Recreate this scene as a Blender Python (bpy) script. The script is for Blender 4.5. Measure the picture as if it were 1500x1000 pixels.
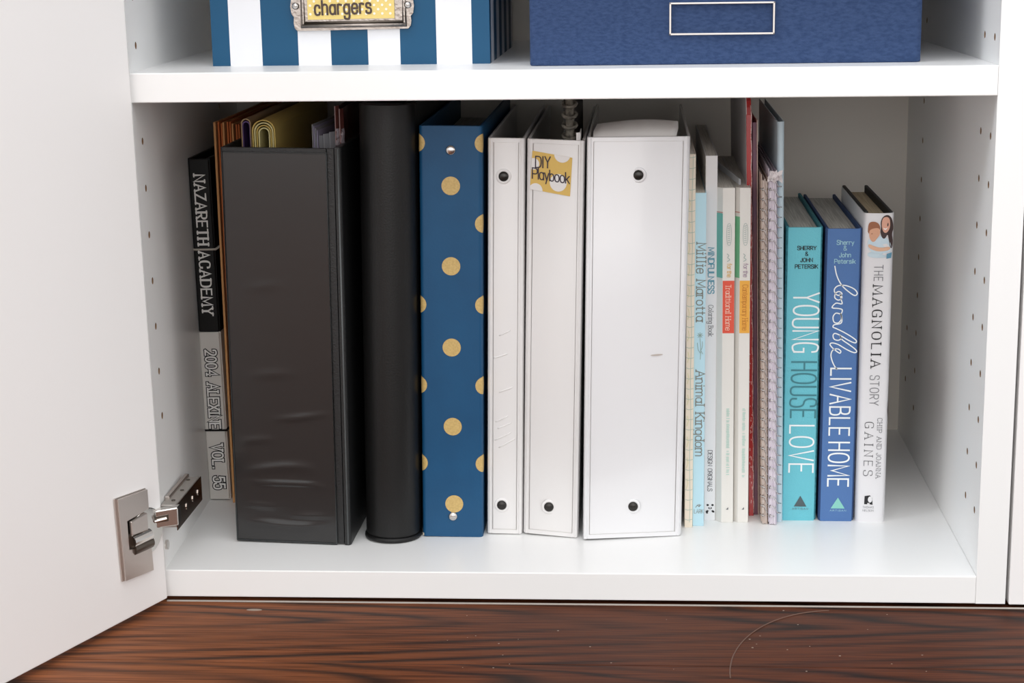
import bpy, bmesh, math, random
from mathutils import Vector, Matrix
random.seed(7)
for o in list(bpy.data.objects): bpy.data.objects.remove(o, do_unlink=True)
SC = bpy.context.scene; COL = SC.collection

# ------------------------------------------------------------------ camera, light, exposure
cd = bpy.data.cameras.new('camera'); cam = bpy.data.objects.new('camera', cd); COL.objects.link(cam)
RT = Vector((.99809, .06036, -.01330)).normalized(); F = Vector((-.0619, .9739, -.2183)).normalized()
UP = RT.cross(F).normalized(); RT = F.cross(UP).normalized()
M3 = Matrix((RT, UP, -F)).transposed()
cam.matrix_world = Matrix.Translation((.33492, -1.15945, .42016)) @ M3.to_4x4()
cd.sensor_width = 36; cd.lens = 2591.67/1500*36
cd.shift_x = -26.85/1500; cd.shift_y = 7.89/1500; cd.clip_start = .02
SC.camera = cam

world = bpy.data.worlds.new('room_light'); SC.world = world; world.use_nodes = True
wn = world.node_tree; bg = wn.nodes['Background']
bg.inputs['Color'].default_value = (.985, .985, .985, 1); bg.inputs['Strength'].default_value = 1.55
def area(name, loc, target, sx, sy, power, col):
    l = bpy.data.lights.new(name, 'AREA'); l.shape = 'RECTANGLE'; l.size = sx; l.size_y = sy; l.energy = power; l.color = col
    o = bpy.data.objects.new(name, l); COL.objects.link(o); o.location = loc
    o.rotation_euler = (Vector(target)-Vector(loc)).to_track_quat('-Z', 'Y').to_euler(); return o
area('window_daylight', (-1.55, -1.0, 2.15), (.35, .0, .2), .75, .75, 23, (.86, .93, 1))
area('fill_front', (.5, -3.4, 1.0), (.3, .2, .2), 2.6, 1.5, 24, (1, .98, .96))  # added fill from behind the camera to lift the cabinet interior
area('fill_overhead', (.3, -1.0, 2.3), (.3, 0, 0), 1.6, 1.2, 11, (.95, .97, 1))  # unseen overhead fill, added to balance the brightness
vs = SC.view_settings; vs.view_transform = 'Standard'; vs.look = 'None'; vs.gamma = 1; vs.use_curve_mapping = False
vs.exposure = -0.21

# ------------------------------------------------------------------ materials
def lin(h):
    h = h.lstrip('#'); r = []
    for i in (0, 2, 4):
        c = int(h[i:i+2], 16)/255; r.append(c/12.92 if c <= .04045 else ((c+.055)/1.055)**2.4)
    return (*r, 1)
MATS = {}
def mat(name, col, rough=.5, metal=0, spec=.5, coat=0, bump=None, mottle=None, emis=None):
    """bump=(scale,strength,(sx,sy,sz)); mottle=(scale,colour2,(sx,sy,sz))"""
    if name in MATS: return MATS[name]
    m = bpy.data.materials.new(name); m.use_nodes = True; nt = m.node_tree; b = nt.nodes['Principled BSDF']
    c = lin(col); b.inputs['Base Color'].default_value = c; b.inputs['Roughness'].default_value = rough
    b.inputs['Metallic'].default_value = metal; b.inputs['Specular IOR Level'].default_value = spec
    b.inputs['Coat Weight'].default_value = coat; b.inputs['Coat Roughness'].default_value = .12
    def noise(scale, vec, detail=3):
        tc = nt.nodes.new('ShaderNodeTexCoord'); mp = nt.nodes.new('ShaderNodeMapping'); mp.inputs['Scale'].default_value = vec
        n = nt.nodes.new('ShaderNodeTexNoise'); n.inputs['Scale'].default_value = scale; n.inputs['Detail'].default_value = detail
        nt.links.new(tc.outputs['Object'], mp.inputs['Vector']); nt.links.new(mp.outputs[0], n.inputs['Vector']); return n
    if bump:
        n = noise(bump[0], bump[2]); bp = nt.nodes.new('ShaderNodeBump'); bp.inputs['Strength'].default_value = bump[1]
        bp.inputs['Distance'].default_value = .001
        nt.links.new(n.outputs['Fac'], bp.inputs['Height']); nt.links.new(bp.outputs[0], b.inputs['Normal'])
    if mottle:
        n = noise(mottle[0], mottle[2]); r = nt.nodes.new('ShaderNodeValToRGB')
        r.color_ramp.elements[0].position = .35; r.color_ramp.elements[1].position = .65
        r.color_ramp.elements[0].color = c; r.color_ramp.elements[1].color = lin(mottle[1])
        nt.links.new(n.outputs['Fac'], r.inputs['Fac']); nt.links.new(r.outputs['Color'], b.inputs['Base Color'])
    MATS[name] = m; return m
white_lam = mat('white_laminate', '#F8F8F7', .32, bump=(300, .02, (1, 1, 1)))
door_white = mat('white_door_foil', '#F8F6F5', .4)
back_white = mat('back_board', '#EDE6DC', .5)
vinyl = mat('white_vinyl', '#E9E7E6', .33, bump=(60, .12, (1, 1, .5)), coat=.15)
vinyl_edge = mat('white_vinyl_welt', '#EEEAE6', .4)
paper = mat('page_edges', '#E9E5DC', .85, mottle=(40, '#C9C4B8', (60, .6, .6)))
cream_pg = mat('cream_page_edges', '#D8C8A8', .85, mottle=(40, '#B9A583', (60, .6, .6)))
plain_white = mat('white_paper', '#ECEAE8', .6)
ink = mat('black_ink', '#1B1B1D', .6)
inkgrey = mat('grey_ink', '#6C6C70', .6)
blackm = mat('black_cloth', '#121212', .55, spec=.3)
steel = mat('brushed_nickel', '#D2C9C3', .4, metal=1)
steel2 = mat('polished_steel', '#D8D4CF', .14, metal=1)
steel_dark = mat('hinge_pocket', '#6A625A', .35, metal=1)
silver = mat('silver_rivet', '#D0CCC8', .2, metal=1)
dkrivet = mat('gunmetal_rivet', '#3A3836', .3, metal=.7)

# ------------------------------------------------------------------ mesh helpers
def link(name, bm, m, parent=None, smooth=False):
    me = bpy.data.meshes.new(name); bmesh.ops.recalc_face_normals(bm, faces=bm.faces); bm.to_mesh(me); bm.free()
    for x in (m if isinstance(m, (list, tuple)) else [m]): me.materials.append(x)
    if smooth: me.polygons.foreach_set('use_smooth', [True]*len(me.polygons))
    o = bpy.data.objects.new(name, me); COL.objects.link(o)
    if parent: o.parent = parent
    return o
def raw(name, verts, faces, m, parent=None, smooth=False, mi=None):
    me = bpy.data.meshes.new(name); me.from_pydata([tuple(v) for v in verts], [], faces)
    for x in (m if isinstance(m, (list, tuple)) else [m]): me.materials.append(x)
    if mi: me.polygons.foreach_set('material_index', mi)
    if smooth: me.polygons.foreach_set('use_smooth', [True]*len(me.polygons))
    me.update()
    o = bpy.data.objects.new(name, me); COL.objects.link(o)
    if parent: o.parent = parent
    return o
def prism_bm(bm, pts, z0, z1):
    a = [bm.verts.new((x, y, z0)) for x, y in pts]; b = [bm.verts.new((x, y, z1)) for x, y in pts]; n = len(pts)
    bm.faces.new(a[::-1]); bm.faces.new(b)
    for i in range(n): bm.faces.new((a[i], a[(i+1) % n], b[(i+1) % n], b[i]))
def bev(bm, w, seg=2):
    if w: bmesh.ops.bevel(bm, geom=bm.edges[:], offset=w, segments=seg, profile=.5, affect='EDGES')
def P(name, pts, z0, z1, m, parent=None, bv=0, seg=2):
    bm = bmesh.new(); prism_bm(bm, pts, z0, z1); bmesh.ops.recalc_face_normals(bm, faces=bm.faces); bev(bm, bv, seg)
    return link(name, bm, m, parent)
def B(name, x0, x1, y0, y1, z0, z1, m, parent=None, bv=0, seg=2):
    return P(name, [(x0, y0), (x1, y0), (x1, y1), (x0, y1)], z0, z1, m, parent, bv, seg)
def add_box(bm, x0, x1, y0, y1, z0, z1, bv=0):
    b2 = bmesh.new(); prism_bm(b2, [(x0, y0), (x1, y0), (x1, y1), (x0, y1)], z0, z1)
    bmesh.ops.recalc_face_normals(b2, faces=b2.faces); bev(b2, bv)
    me = bpy.data.meshes.new('t'); b2.to_mesh(me); b2.free(); bm.from_mesh(me); bpy.data.meshes.remove(me)
def tube_bm(bm, pts, r, n=6, closed=False):
    rings = []; N = len(pts)
    for i, p in enumerate(pts):
        p = Vector(p); a = Vector(pts[(i-1) % N] if closed or i else pts[0]); c = Vector(pts[(i+1) % N] if closed or i < N-1 else pts[-1])
        t = (c-a).normalized(); s = t.cross(Vector((0, 0, 1)))
        if s.length < .05: s = t.cross(Vector((1, 0, 0)))
        s.normalize(); q = s.cross(t)
        rings.append([bm.verts.new(p+r*(math.cos(k*2*math.pi/n)*s+math.sin(k*2*math.pi/n)*q)) for k in range(n)])
    for i in range(N if closed else N-1):
        A = rings[i]; Bq = rings[(i+1) % N]
        for k in range(n): bm.faces.new((A[k], A[(k+1) % n], Bq[(k+1) % n], Bq[k]))
    if not closed: bm.faces.new(rings[0][::-1]); bm.faces.new(rings[-1])
def tube(name, pts, r, m, parent=None, n=6, closed=False):
    bm = bmesh.new(); tube_bm(bm, pts, r, n, closed); return link(name, bm, m, parent, True)
def lathe_y(name, cx, cz, y0, prof, m, parent, n=28, smooth=True):
    """prof: list of (radius, depth toward viewer) ; axis along -Y"""
    vs_, fs = [], []
    for r, d in prof:
        for k in range(n): a = 2*math.pi*k/n; vs_.append((cx+r*math.cos(a), y0-d, cz+r*math.sin(a)))
    for i in range(len(prof)-1):
        for k in range(n): fs.append((i*n+k, i*n+(k+1) % n, (i+1)*n+(k+1) % n, (i+1)*n+k))
    fs.append(tuple(range((len(prof)-1)*n, len(prof)*n)))
    return raw(name, vs_, fs, m, parent, smooth)
def setp(o, label=None, cat=None, group=None, kind=None):
    if label: o['label'] = label
    if cat: o['category'] = cat
    if group: o['group'] = group
    if kind: o['kind'] = kind
    return o
def thing(name, label, cat, loc, lean=0, w=0, group=None):
    o = bpy.data.objects.new(name, None); COL.objects.link(o); o.empty_display_size = .02
    o.location = (loc[0], loc[1], (loc[2] if len(loc) > 2 else 0)+(w*math.sin(lean) if lean > 0 else 0))
    o.rotation_euler = (0, lean, 0); return setp(o, label, cat, group)

# ------------------------------------------------------------------ stroke lettering
G = {
'A': (6, 'l 0,0 3,8 6,0', 'l 1.1,3 4.9,3'), 'B': (5, 'l 0,0 0,8', 'c 0,8 4.6,8 4.6,4.3 0,4.3', 'c 0,4.3 5.2,4.3 5.2,0 0,0'),
'C': (5.6, 'c 5.6,6.2 5.3,8 0,8.2 0,-.2 5.3,0 5.6,1.8'), 'D': (5.6, 'l 0,0 0,8', 'c 0,8 6,8 6,0 0,0'),
'E': (4.8, 'l 4.8,8 0,8 0,0 4.8,0', 'l 0,4.1 4,4.1'), 'F': (4.6, 'l 4.8,8 0,8 0,0', 'l 0,4 4,4'),
'G': (5.8, 'c 5.6,6.2 5.3,8 0,8.2 0,-.2 5.4,0 5.6,1.6', 'l 3.4,3.5 5.6,3.5 5.6,.4'), 'H': (5.2, 'l 0,0 0,8', 'l 5.2,0 5.2,8', 'l 0,4.1 5.2,4.1'),
'I': (.4, 'l .2,0 .2,8'), 'J': (3.4, 'c 3.4,8 3.4,3 3.4,-.2 0,-.2 0,2'), 'K': (5, 'l 0,0 0,8', 'l 5,8 0,3.2', 'l 1.6,4.8 5.2,0'),
'L': (4.4, 'l 0,8 0,0 4.4,0'), 'M': (7, 'l 0,0 .3,8 3.5,1.4 6.7,8 7,0'), 'N': (5.4, 'l 0,0 0,8 5.4,0 5.4,8'),
'O': (6, 'o 0,0 0,8 6,8 6,0'), 'P': (5, 'l 0,0 0,8', 'c 0,8 5.4,8 5.4,3.6 0,3.6'),
'R': (5.2, 'l 0,0 0,8', 'c 0,8 5.4,8 5.4,3.8 0,3.8', 'l 2.4,3.8 5.3,0'), 'S': (5, 'c 4.8,6.4 4.7,8.1 .1,8.4 .1,4.4 5.2,4 5.2,-.4 0,-.2 0,1.7'),
'T': (5.4, 'l 0,8 5.4,8', 'l 2.7,8 2.7,0'), 'U': (5.4, 'c 0,8 0,3 0,-.2 5.4,-.2 5.4,3 5.4,8'), 'V': (5.6, 'l 0,8 2.8,0 5.6,8'),
'W': (8, 'l 0,8 2,0 4,7 6,0 8,8'), 'X': (5.2, 'l 0,8 5.2,0', 'l 0,0 5.2,8'), 'Y': (5.6, 'l 0,8 2.8,4 5.6,8', 'l 2.8,4 2.8,0'), 'Z': (5, 'l 0,8 5,8 0,0 5,0'),
'&': (5.6, 'c 5.6,0 3.4,2.6 .6,6 .6,8.3 4,8.3 4,5.6 0,4 0,-.2 4,-.4 5.4,3'),
'0': (4.6, 'o 0,0 0,8 4.6,8 4.6,0'), '2': (4.8, 'c .1,6 0,8.3 4.9,8.3 4.8,4.4 0,0', 'l 0,0 4.8,0'), '4': (5.2, 'l 4,0 4,8 0,2.4 5.2,2.4'),
'5': (4.8, 'l 4.5,8 .7,8 .4,4.4', 'c .4,4.4 2,5.3 5.2,5.2 5.2,-.4 .2,-.2 0,1.6'), '.': (.6, 'l .3,0 .3,.5'),
'a': (4.4, 'o 0,0 0,5.4 4.4,5.4 4.4,0', 'l 4.4,5.4 4.4,0'), 'b': (4.4, 'l 0,8 0,0', 'o 0,0 0,5.4 4.4,5.4 4.4,0'), 'c': (4, 'c 4,4 3.8,5.5 0,5.5 0,-.1 3.8,-.1 4,1.3'),
'd': (4.4, 'l 4.4,8 4.4,0', 'o 0,0 0,5.4 4.4,5.4 4.4,0'), 'e': (4.4, 'l .2,2.9 4.4,2.9', 'c 4.4,2.9 4.4,5.6 0,5.6 0,-.2 4,-.2 4.3,1.4'),
'f': (3, 'c 3,7.6 1.2,8.6 1.2,5', 'l 1.2,5.5 1.2,0', 'l 0,5.2 2.8,5.2'), 'g': (4.4, 'o 0,0 0,5.4 4.4,5.4 4.4,0', 'c 4.4,5.4 4.4,2 4.4,-3.4 .2,-3 .2,-1.6'),
'h': (4.2, 'l 0,8 0,0', 'c 0,2.6 .2,5.8 4.2,5.8 4.2,2 4.2,0'), 'i': (.4, 'l .2,5.4 .2,0', 'l .2,7.2 .2,7.8'), 'k': (4, 'l 0,8 0,0', 'l 4,5.4 0,2', 'l 1.3,3.1 4.1,0'),
'l': (.4, 'l .2,8 .2,0'), 'm': (7, 'l 0,5.4 0,0', 'c 0,2.6 .2,5.8 3.5,5.8 3.5,2 3.5,0', 'c 3.5,2.6 3.7,5.8 7,5.8 7,2 7,0'),
'n': (4.2, 'l 0,5.4 0,0', 'c 0,2.6 .2,5.8 4.2,5.8 4.2,2 4.2,0'), 'o': (4.6, 'o 0,0 0,5.4 4.6,5.4 4.6,0'), 'p': (4.4, 'l 0,5.4 0,-2.6', 'o 0,0 0,5.4 4.4,5.4 4.4,0'),
'r': (3, 'l 0,5.4 0,0', 'c 0,2.8 .2,5.8 3,5.2'), 's': (3.8, 'c 3.7,4.3 3.6,5.5 .1,5.7 .1,3 4,2.7 4,-.3 .1,-.1 0,1.1'), 't': (3, 'l 1.3,7.4 1.3,1.6', 'c 1.3,1.6 1.3,-.2 3,.2', 'l 0,5.4 3,5.4'),
'u': (4.2, 'c 0,5.4 0,2 0,-.4 4.2,-.4 4.2,3', 'l 4.2,5.4 4.2,0'), 'v': (4, 'l 0,5.4 2,0 4,5.4'), 'y': (4.2, 'l 0,5.4 2.2,0', 'l 4.3,5.4 1.2,-2.6')}
def chaikin(p, closed, it=3):
    for _ in range(it):
        q = []; n = len(p)
        rng = range(n) if closed else range(n-1)
        for i in rng:
            a, b = p[i], p[(i+1) % n]
            q += [(a[0]*.75+b[0]*.25, a[1]*.75+b[1]*.25), (a[0]*.25+b[0]*.75, a[1]*.25+b[1]*.75)]
        p = q if closed else [p[0]]+q[1:-1]+[p[-1]] if len(q) > 2 else p
    return p
def strokes_of(ch, serif):
    w, *ss = G[ch]; out = []
    for s in ss:
        k, *c = s.split(); pts = [tuple(map(float, t.split(','))) for t in c]
        if k == 'l': out.append((pts, False))
        elif k == 'c': out.append((chaikin(pts, False), False))
        else: out.append((chaikin(pts, True), True))
        if serif and k == 'l':
            for e, f in ((pts[0], pts[1]), (pts[-1], pts[-2])):
                if abs(e[1]-f[1]) > 1.5 and (abs(e[1]) < .1 or abs(e[1]-8) < .1 or abs(e[1]-5.4) < .1):
                    out.append(([(e[0]-1.05, e[1]), (e[0]+1.05, e[1])], False))
    return w, out
def ribbon(V, Fc, pts, closed, hw, smap, cap=True, thin=None):
    """polyline in (u,v) -> quads ; smap(u,v)->xyz ; thin=(along-u width factor) for contrast"""
    n = len(pts); L, R = [], []
    P2 = [Vector(p) for p in pts]
    if cap and not closed:
        d = (P2[0]-P2[1]); P2[0] = P2[0]+(d.normalized()*hw*.8 if d.length else d)
        d = (P2[-1]-P2[-2]); P2[-1] = P2[-1]+(d.normalized()*hw*.8 if d.length else d)
    for i in range(n):
        a = P2[(i-1) % n] if (closed or i) else None; b = P2[(i+1) % n] if (closed or i < n-1) else None
        d1 = (P2[i]-a).normalized() if a is not None else None; d2 = (b-P2[i]).normalized() if b is not None else None
        if d1 is None: d1 = d2
        if d2 is None: d2 = d1
        t = d1+d2; t = t.normalized() if t.length > 1e-6 else d1
        nn = Vector((-t.y, t.x)); c = max(.45, abs(t.dot(d1))); h = hw/c
        if thin: h *= thin[0]+(thin[1]-thin[0])*abs(t.y)
        L.append(P2[i]+nn*h); R.append(P2[i]-nn*h)
    base = len(V); off = (len(Fc)*7 % 13)*8e-6
    for l, r in zip(L, R):
        for q in (l, r):
            a, b, c = smap(q.x, q.y); V.append((a, b-off, c))
    for i in range(n if closed else n-1):
        j = (i+1) % n; Fc.append((base+2*i, base+2*i+1, base+2*j+1, base+2*j))
def flat_map(y=0, eps=.00025):
    return lambda u, v: (u, y-eps, v)
def text(name, s, m, parent, smap, down=None, flat=None, size=.005, wt=.5, serif=False, contrast=None, gap=2.0, space=4, slope=0, slant=0):
    """down=(u_base, z_start, z_end): reads top to bottom; flat=(u0,u1,v_base) or (uc,None,v_base) centred"""
    x = 0; items = []
    for ch in s:
        if ch == ' ': x += space; continue
        w, st = strokes_of(ch, serif); pad = .9 if (serif and w < 1) else 0
        items.append((x+pad, st)); x += w+gap+2*pad
    tot = x-gap; k = size/8
    if down: ub, z0, z1 = down; ka = (z0-z1)/tot
    else:
        u0, u1, vb = flat; ka = (u1-u0)/tot if u1 is not None else k
        if u1 is None: u0 = u0-tot*ka/2
    V, Fc = [], []
    for ox, st in items:
        for pts, cl in st:
            pp = [((ox+p[0]+slant*p[1]), p[1]) for p in pts]
            if down: pp = [(ub+p[1]*k, z0-p[0]*ka) for p in pp]
            else: pp = [(u0+p[0]*ka, vb+p[1]*k+slope*p[0]*ka) for p in pp]
            th = None
            if contrast: th = (1, contrast) if down else (contrast, 1)
            ribbon(V, Fc, pp, cl, wt*k, smap, True, th)
    return raw(name, V, Fc, m, parent)
def patch(name, pts, m, parent, smap):
    return raw(name, [smap(*p) for p in pts], [tuple(range(len(pts)))], m, parent)
def ell(cx, cz, rx, rz, n=28, rot=0):
    o = []
    for k in range(n):
        a = 2*math.pi*k/n; x, z = rx*math.cos(a), rz*math.sin(a)
        o.append((cx+x*math.cos(rot)-z*math.sin(rot), cz+x*math.sin(rot)+z*math.cos(rot)))
    return o
def clip(poly, cpoly):
    """Sutherland-Hodgman against a convex CCW polygon"""
    out = poly
    for i in range(len(cpoly)):
        a, b = cpoly[i], cpoly[(i+1) % len(cpoly)]; inp = out; out = []
        side = lambda p: (b[0]-a[0])*(p[1]-a[1])-(b[1]-a[1])*(p[0]-a[0])
        for j in range(len(inp)):
            p, q = inp[j], inp[(j+1) % len(inp)]; sp, sq = side(p), side(q)
            if sp >= 0: out.append(p)
            if sp*sq < 0: t = sp/(sp-sq); out.append((p[0]+(q[0]-p[0])*t, p[1]+(q[1]-p[1])*t))
        if not out: return []
    return out

# ------------------------------------------------------------------ setting: wooden floor, wall
def wood():
    m = bpy.data.materials.new('stained_oak'); m.use_nodes = True; nt = m.node_tree; N = nt.nodes.new; Lk = nt.links.new
    b = nt.nodes['Principled BSDF']; tc = N('ShaderNodeTexCoord'); oi = N('ShaderNodeObjectInfo')
    add = N('ShaderNodeVectorMath'); add.operation = 'ADD'; cx = N('ShaderNodeCombineXYZ')
    mu = N('ShaderNodeMath'); mu.operation = 'MULTIPLY'; mu.inputs[1].default_value = 7.3
    Lk(oi.outputs['Random'], mu.inputs[0]); Lk(mu.outputs[0], cx.inputs[0]); Lk(mu.outputs[0], cx.inputs[2])
    Lk(tc.outputs['Object'], add.inputs[0]); Lk(cx.outputs[0], add.inputs[1])
    mp = N('ShaderNodeMapping'); mp.inputs['Scale'].default_value = (1.1, 9, 1); Lk(add.outputs[0], mp.inputs[0])
    n0 = N('ShaderNodeTexNoise'); n0.inputs['Scale'].default_value = 1.5; n0.inputs['Detail'].default_value = 5; n0.inputs['Roughness'].default_value = .42; Lk(mp.outputs[0], n0.inputs[0])
    mm = N('ShaderNodeMath'); mm.operation = 'MULTIPLY'; mm.inputs[1].default_value = 5.0; Lk(n0.outputs['Fac'], mm.inputs[0])
    so = N('ShaderNodeSeparateXYZ'); Lk(tc.outputs['Object'], so.inputs[0]); sa = N('ShaderNodeSeparateXYZ'); Lk(add.outputs[0], sa.inputs[0])
    def MA(op, a, b=None, c=None):
        n = N('ShaderNodeMath'); n.operation = op
        for i_, v in enumerate((a, b, c)):
            if v is None: continue
            if isinstance(v, (int, float)): n.inputs[i_].default_value = v
            else: Lk(v, n.inputs[i_])
        return n.outputs[0]
    wob = MA('MULTIPLY_ADD', n0.outputs['Fac'], .06, -.03)                      # cathedral figure: nested chevrons along the board
    yc = MA('ADD', MA('ADD', so.outputs[1], -.066), wob)
    ac = MA('SQRT', MA('ADD', MA('MULTIPLY', yc, yc), .00002))
    ph = MA('MULTIPLY', MA('ADD', MA('MULTIPLY_ADD', ac, 8.5, sa.outputs[0]), MA('MULTIPLY', n0.outputs['Fac'], .40)), 8.5)
    sn = N('ShaderNodeMath'); sn.operation = 'PINGPONG'; sn.inputs[1].default_value = .5; Lk(ph, sn.inputs[0])
    mp2 = N('ShaderNodeMapping'); mp2.inputs['Scale'].default_value = (16, 620, 1); Lk(add.outputs[0], mp2.inputs[0])
    n1 = N('ShaderNodeTexNoise'); n1.inputs['Scale'].default_value = 1; n1.inputs['Detail'].default_value = 4; Lk(mp2.outputs[0], n1.inputs[0])
    mp3 = N('ShaderNodeMapping'); mp3.inputs['Scale'].default_value = (2.2, 9, 1); Lk(add.outputs[0], mp3.inputs[0])
    n2 = N('ShaderNodeTexNoise'); n2.inputs['Scale'].default_value = 2; n2.inputs['Detail'].default_value = 3; Lk(mp3.outputs[0], n2.inputs[0])
    r1 = N('ShaderNodeValToRGB'); e = r1.color_ramp.elements; e[0].position = .02; e[0].color = lin('#2A1912'); e[1].position = .30; e[1].color = lin('#5F321C')
    Lk(sn.outputs[0], r1.inputs[0])
    r2 = N('ShaderNodeValToRGB'); e = r2.color_ramp.elements; e[0].position = .38; e[0].color = (.42, .38, .36, 1); e[1].position = .54; e[1].color = (1, 1, 1, 1)
    Lk(n1.outputs['Fac'], r2.inputs[0])
    msk = N('ShaderNodeMapRange'); msk.inputs[1].default_value = .47; msk.inputs[2].default_value = .72; Lk(n2.outputs['Fac'], msk.inputs[0])
    x0 = N('ShaderNodeMix'); x0.data_type = 'RGBA'; x0.inputs[7].default_value = lin('#592F1B'); Lk(msk.outputs[0], x0.inputs[0]); Lk(r1.outputs[0], x0.inputs[6])
    r3 = N('ShaderNodeValToRGB'); e = r3.color_ramp.elements; e[0].position = .3; e[0].color = (.70, .64, .62, 1); e[1].position = .7; e[1].color = (1.05, 1.05, 1.05, 1)
    Lk(n2.outputs['Fac'], r3.inputs[0])
    x1 = N('ShaderNodeMix'); x1.data_type = 'RGBA'; x1.blend_type = 'MULTIPLY'; x1.inputs[0].default_value = .8
    Lk(x0.outputs[2], x1.inputs[6]); Lk(r2.outputs[0], x1.inputs[7])
    x2 = N('ShaderNodeMix'); x2.data_type = 'RGBA'; x2.blend_type = 'MULTIPLY'; x2.inputs[0].default_value = 1
    Lk(x1.outputs[2], x2.inputs[6]); Lk(r3.outputs[0], x2.inputs[7])
    # brighter light at the left end, painted into the wood colour
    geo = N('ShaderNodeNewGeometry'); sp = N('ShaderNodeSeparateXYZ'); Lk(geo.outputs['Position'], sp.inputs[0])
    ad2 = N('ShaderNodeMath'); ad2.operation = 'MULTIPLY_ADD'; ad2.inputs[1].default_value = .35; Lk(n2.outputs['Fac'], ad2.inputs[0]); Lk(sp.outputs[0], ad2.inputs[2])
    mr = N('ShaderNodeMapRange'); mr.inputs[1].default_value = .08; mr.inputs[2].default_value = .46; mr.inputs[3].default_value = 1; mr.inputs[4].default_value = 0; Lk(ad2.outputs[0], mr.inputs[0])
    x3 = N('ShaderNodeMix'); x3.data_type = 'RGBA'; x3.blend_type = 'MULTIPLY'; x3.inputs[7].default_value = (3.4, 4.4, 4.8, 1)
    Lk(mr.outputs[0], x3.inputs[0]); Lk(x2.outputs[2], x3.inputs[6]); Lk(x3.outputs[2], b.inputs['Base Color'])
    b.inputs['Roughness'].default_value = .5; b.inputs['Specular IOR Level'].default_value = .14
    bp = N('ShaderNodeBump'); bp.inputs['Strength'].default_value = .12; bp.inputs['Distance'].default_value = .001
    Lk(n1.outputs['Fac'], bp.inputs['Height']); Lk(bp.outputs[0], b.inputs['Normal'])
    return m
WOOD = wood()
FZ = -.0228
floor = setp(B('floor', -2.2, 2.8, -2.6, .44, FZ-.03, FZ-.012, mat('subfloor', '#2A1A12', .8)), kind='structure')
pw = .1265; j = 0; shared = {}
y = -.1065
while y+pw < .45: y += pw
while y > -2.6:
    y -= 0
    offs = [(-.95, 1.5), (-.3, .9), (-1.4, 1.2), (-.62, 1.8)][j % 4]
    if abs(y+.1065) < .01: offs = (-.95, 1.5)
    xs = [-2.2, offs[0]-.25 if offs[0] > -1.9 else offs[0], offs[1], 2.8]
    for a, b_ in zip(xs[:-1], xs[1:]):
        key = round(b_-a, 3)
        if key not in shared:
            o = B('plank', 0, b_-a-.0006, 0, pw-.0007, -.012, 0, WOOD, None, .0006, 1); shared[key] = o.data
        else:
            o = bpy.data.objects.new('plank', shared[key]); COL.objects.link(o)
        o.parent = floor; o.location = (a, y, FZ)
    y -= pw; j += 1
setp(B('wall_back', -2.2, 2.8, .41, .44, FZ-.01, 2.4, mat('wall_paint', '#DCDAD6', .7, bump=(200, .05, (1, 1, 1)))), kind='structure')
# floor marks: a long arc scratch, specks of lint, caulk bead by the plinth
tube('scratch', [(.391+.078*(1-math.cos(a)), -.125+.117*math.sin(a), FZ+.0002) for a in [i*math.pi/2/24 for i in range(25)]][:24], .00045, mat('pale_scratch', '#6B5044', .6), floor, 4)
bm = bmesh.new()
for _ in range(30):
    x, yy = random.uniform(.2, .56), random.uniform(-.12, -.008); r = random.uniform(.00025, .0006)
    bmesh.ops.create_icosphere(bm, subdivisions=1, radius=r, matrix=Matrix.Translation((x, yy, FZ+r*.3)) @ Matrix.Diagonal((1.4, 1, .4, 1)))
bmesh.ops.create_icosphere(bm, subdivisions=2, radius=.0035, matrix=Matrix.Translation((.068, -.0165, FZ)) @ Matrix.Diagonal((1.6, .5, .12, 1)))
setp(link('dust', bm, mat('lint', '#9A8A7E', .9), floor), kind='stuff')

# ------------------------------------------------------------------ cabinet
HS = .32548; ST = .01945; ZT = HS+ST; TOP = .60
def LX(y, z): return .0027-.0107*z-.045*y          # inner face of the left side panel (stands slightly out of square)
cab = setp(bpy.data.objects.new('storage_cabinet', None), 'white laminate cabinet with its left door swung open and one shelf', 'cabinet'); COL.objects.link(cab)
cab.location = (.28, .19, -.0197); CABO = Vector(cab.location)
def C_(o):
    o.parent = cab; o.location = Vector(o.location)-CABO; return o
def side(name, verts, holes):
    faces = [(0, 1, 2, 3), (7, 6, 5, 4), (0, 4, 5, 1), (1, 5, 6, 2), (2, 6, 7, 3), (3, 7, 4, 0)]
    o = raw(name, verts, faces, [white_lam, mat('hole_core', '#8A6A4C', .9)])
    bm = bmesh.new(); bm.from_mesh(o.data); bmesh.ops.recalc_face_normals(bm, faces=bm.faces); bm.to_mesh(o.data); bm.free()
    bm = bmesh.new()
    for (hx, hy, hz, s) in holes:
        bmesh.ops.create_cone(bm, cap_ends=True, segments=12, radius1=.0025, radius2=.0025, depth=.018,
                              matrix=Matrix.Translation((hx, hy, hz)) @ Matrix.Rotation(math.pi/2, 4, 'Y'))
    c = link('cutter', bm, [white_lam, MATS['hole_core']])
    c.data.polygons.foreach_set('material_index', [1]*len(c.data.polygons))
    md = o.modifiers.new('b', 'BOOLEAN'); md.operation = 'DIFFERENCE'; md.object = c; md.solver = 'EXACT'
    dg = bpy.context.evaluated_depsgraph_get(); dg.update()
    me = bpy.data.meshes.new_from_object(o.evaluated_get(dg)); o.modifiers.clear(); o.data = me
    bpy.data.objects.remove(c, do_unlink=True)
    return C_(o)
zs = [.29787+.032*k for k in range(-9, 10)]
zs = [z for z in zs if .012 < z < .59 and not (HS-.004 < z < ZT+.004)]
rh = [(.564, yy, z, 1) for z in zs for yy in (.0174, .0514, .2956)]+[(.564, .345, z, 1) for z in (.10, .055)]+[(.564, .33, .078, 1)]
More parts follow.
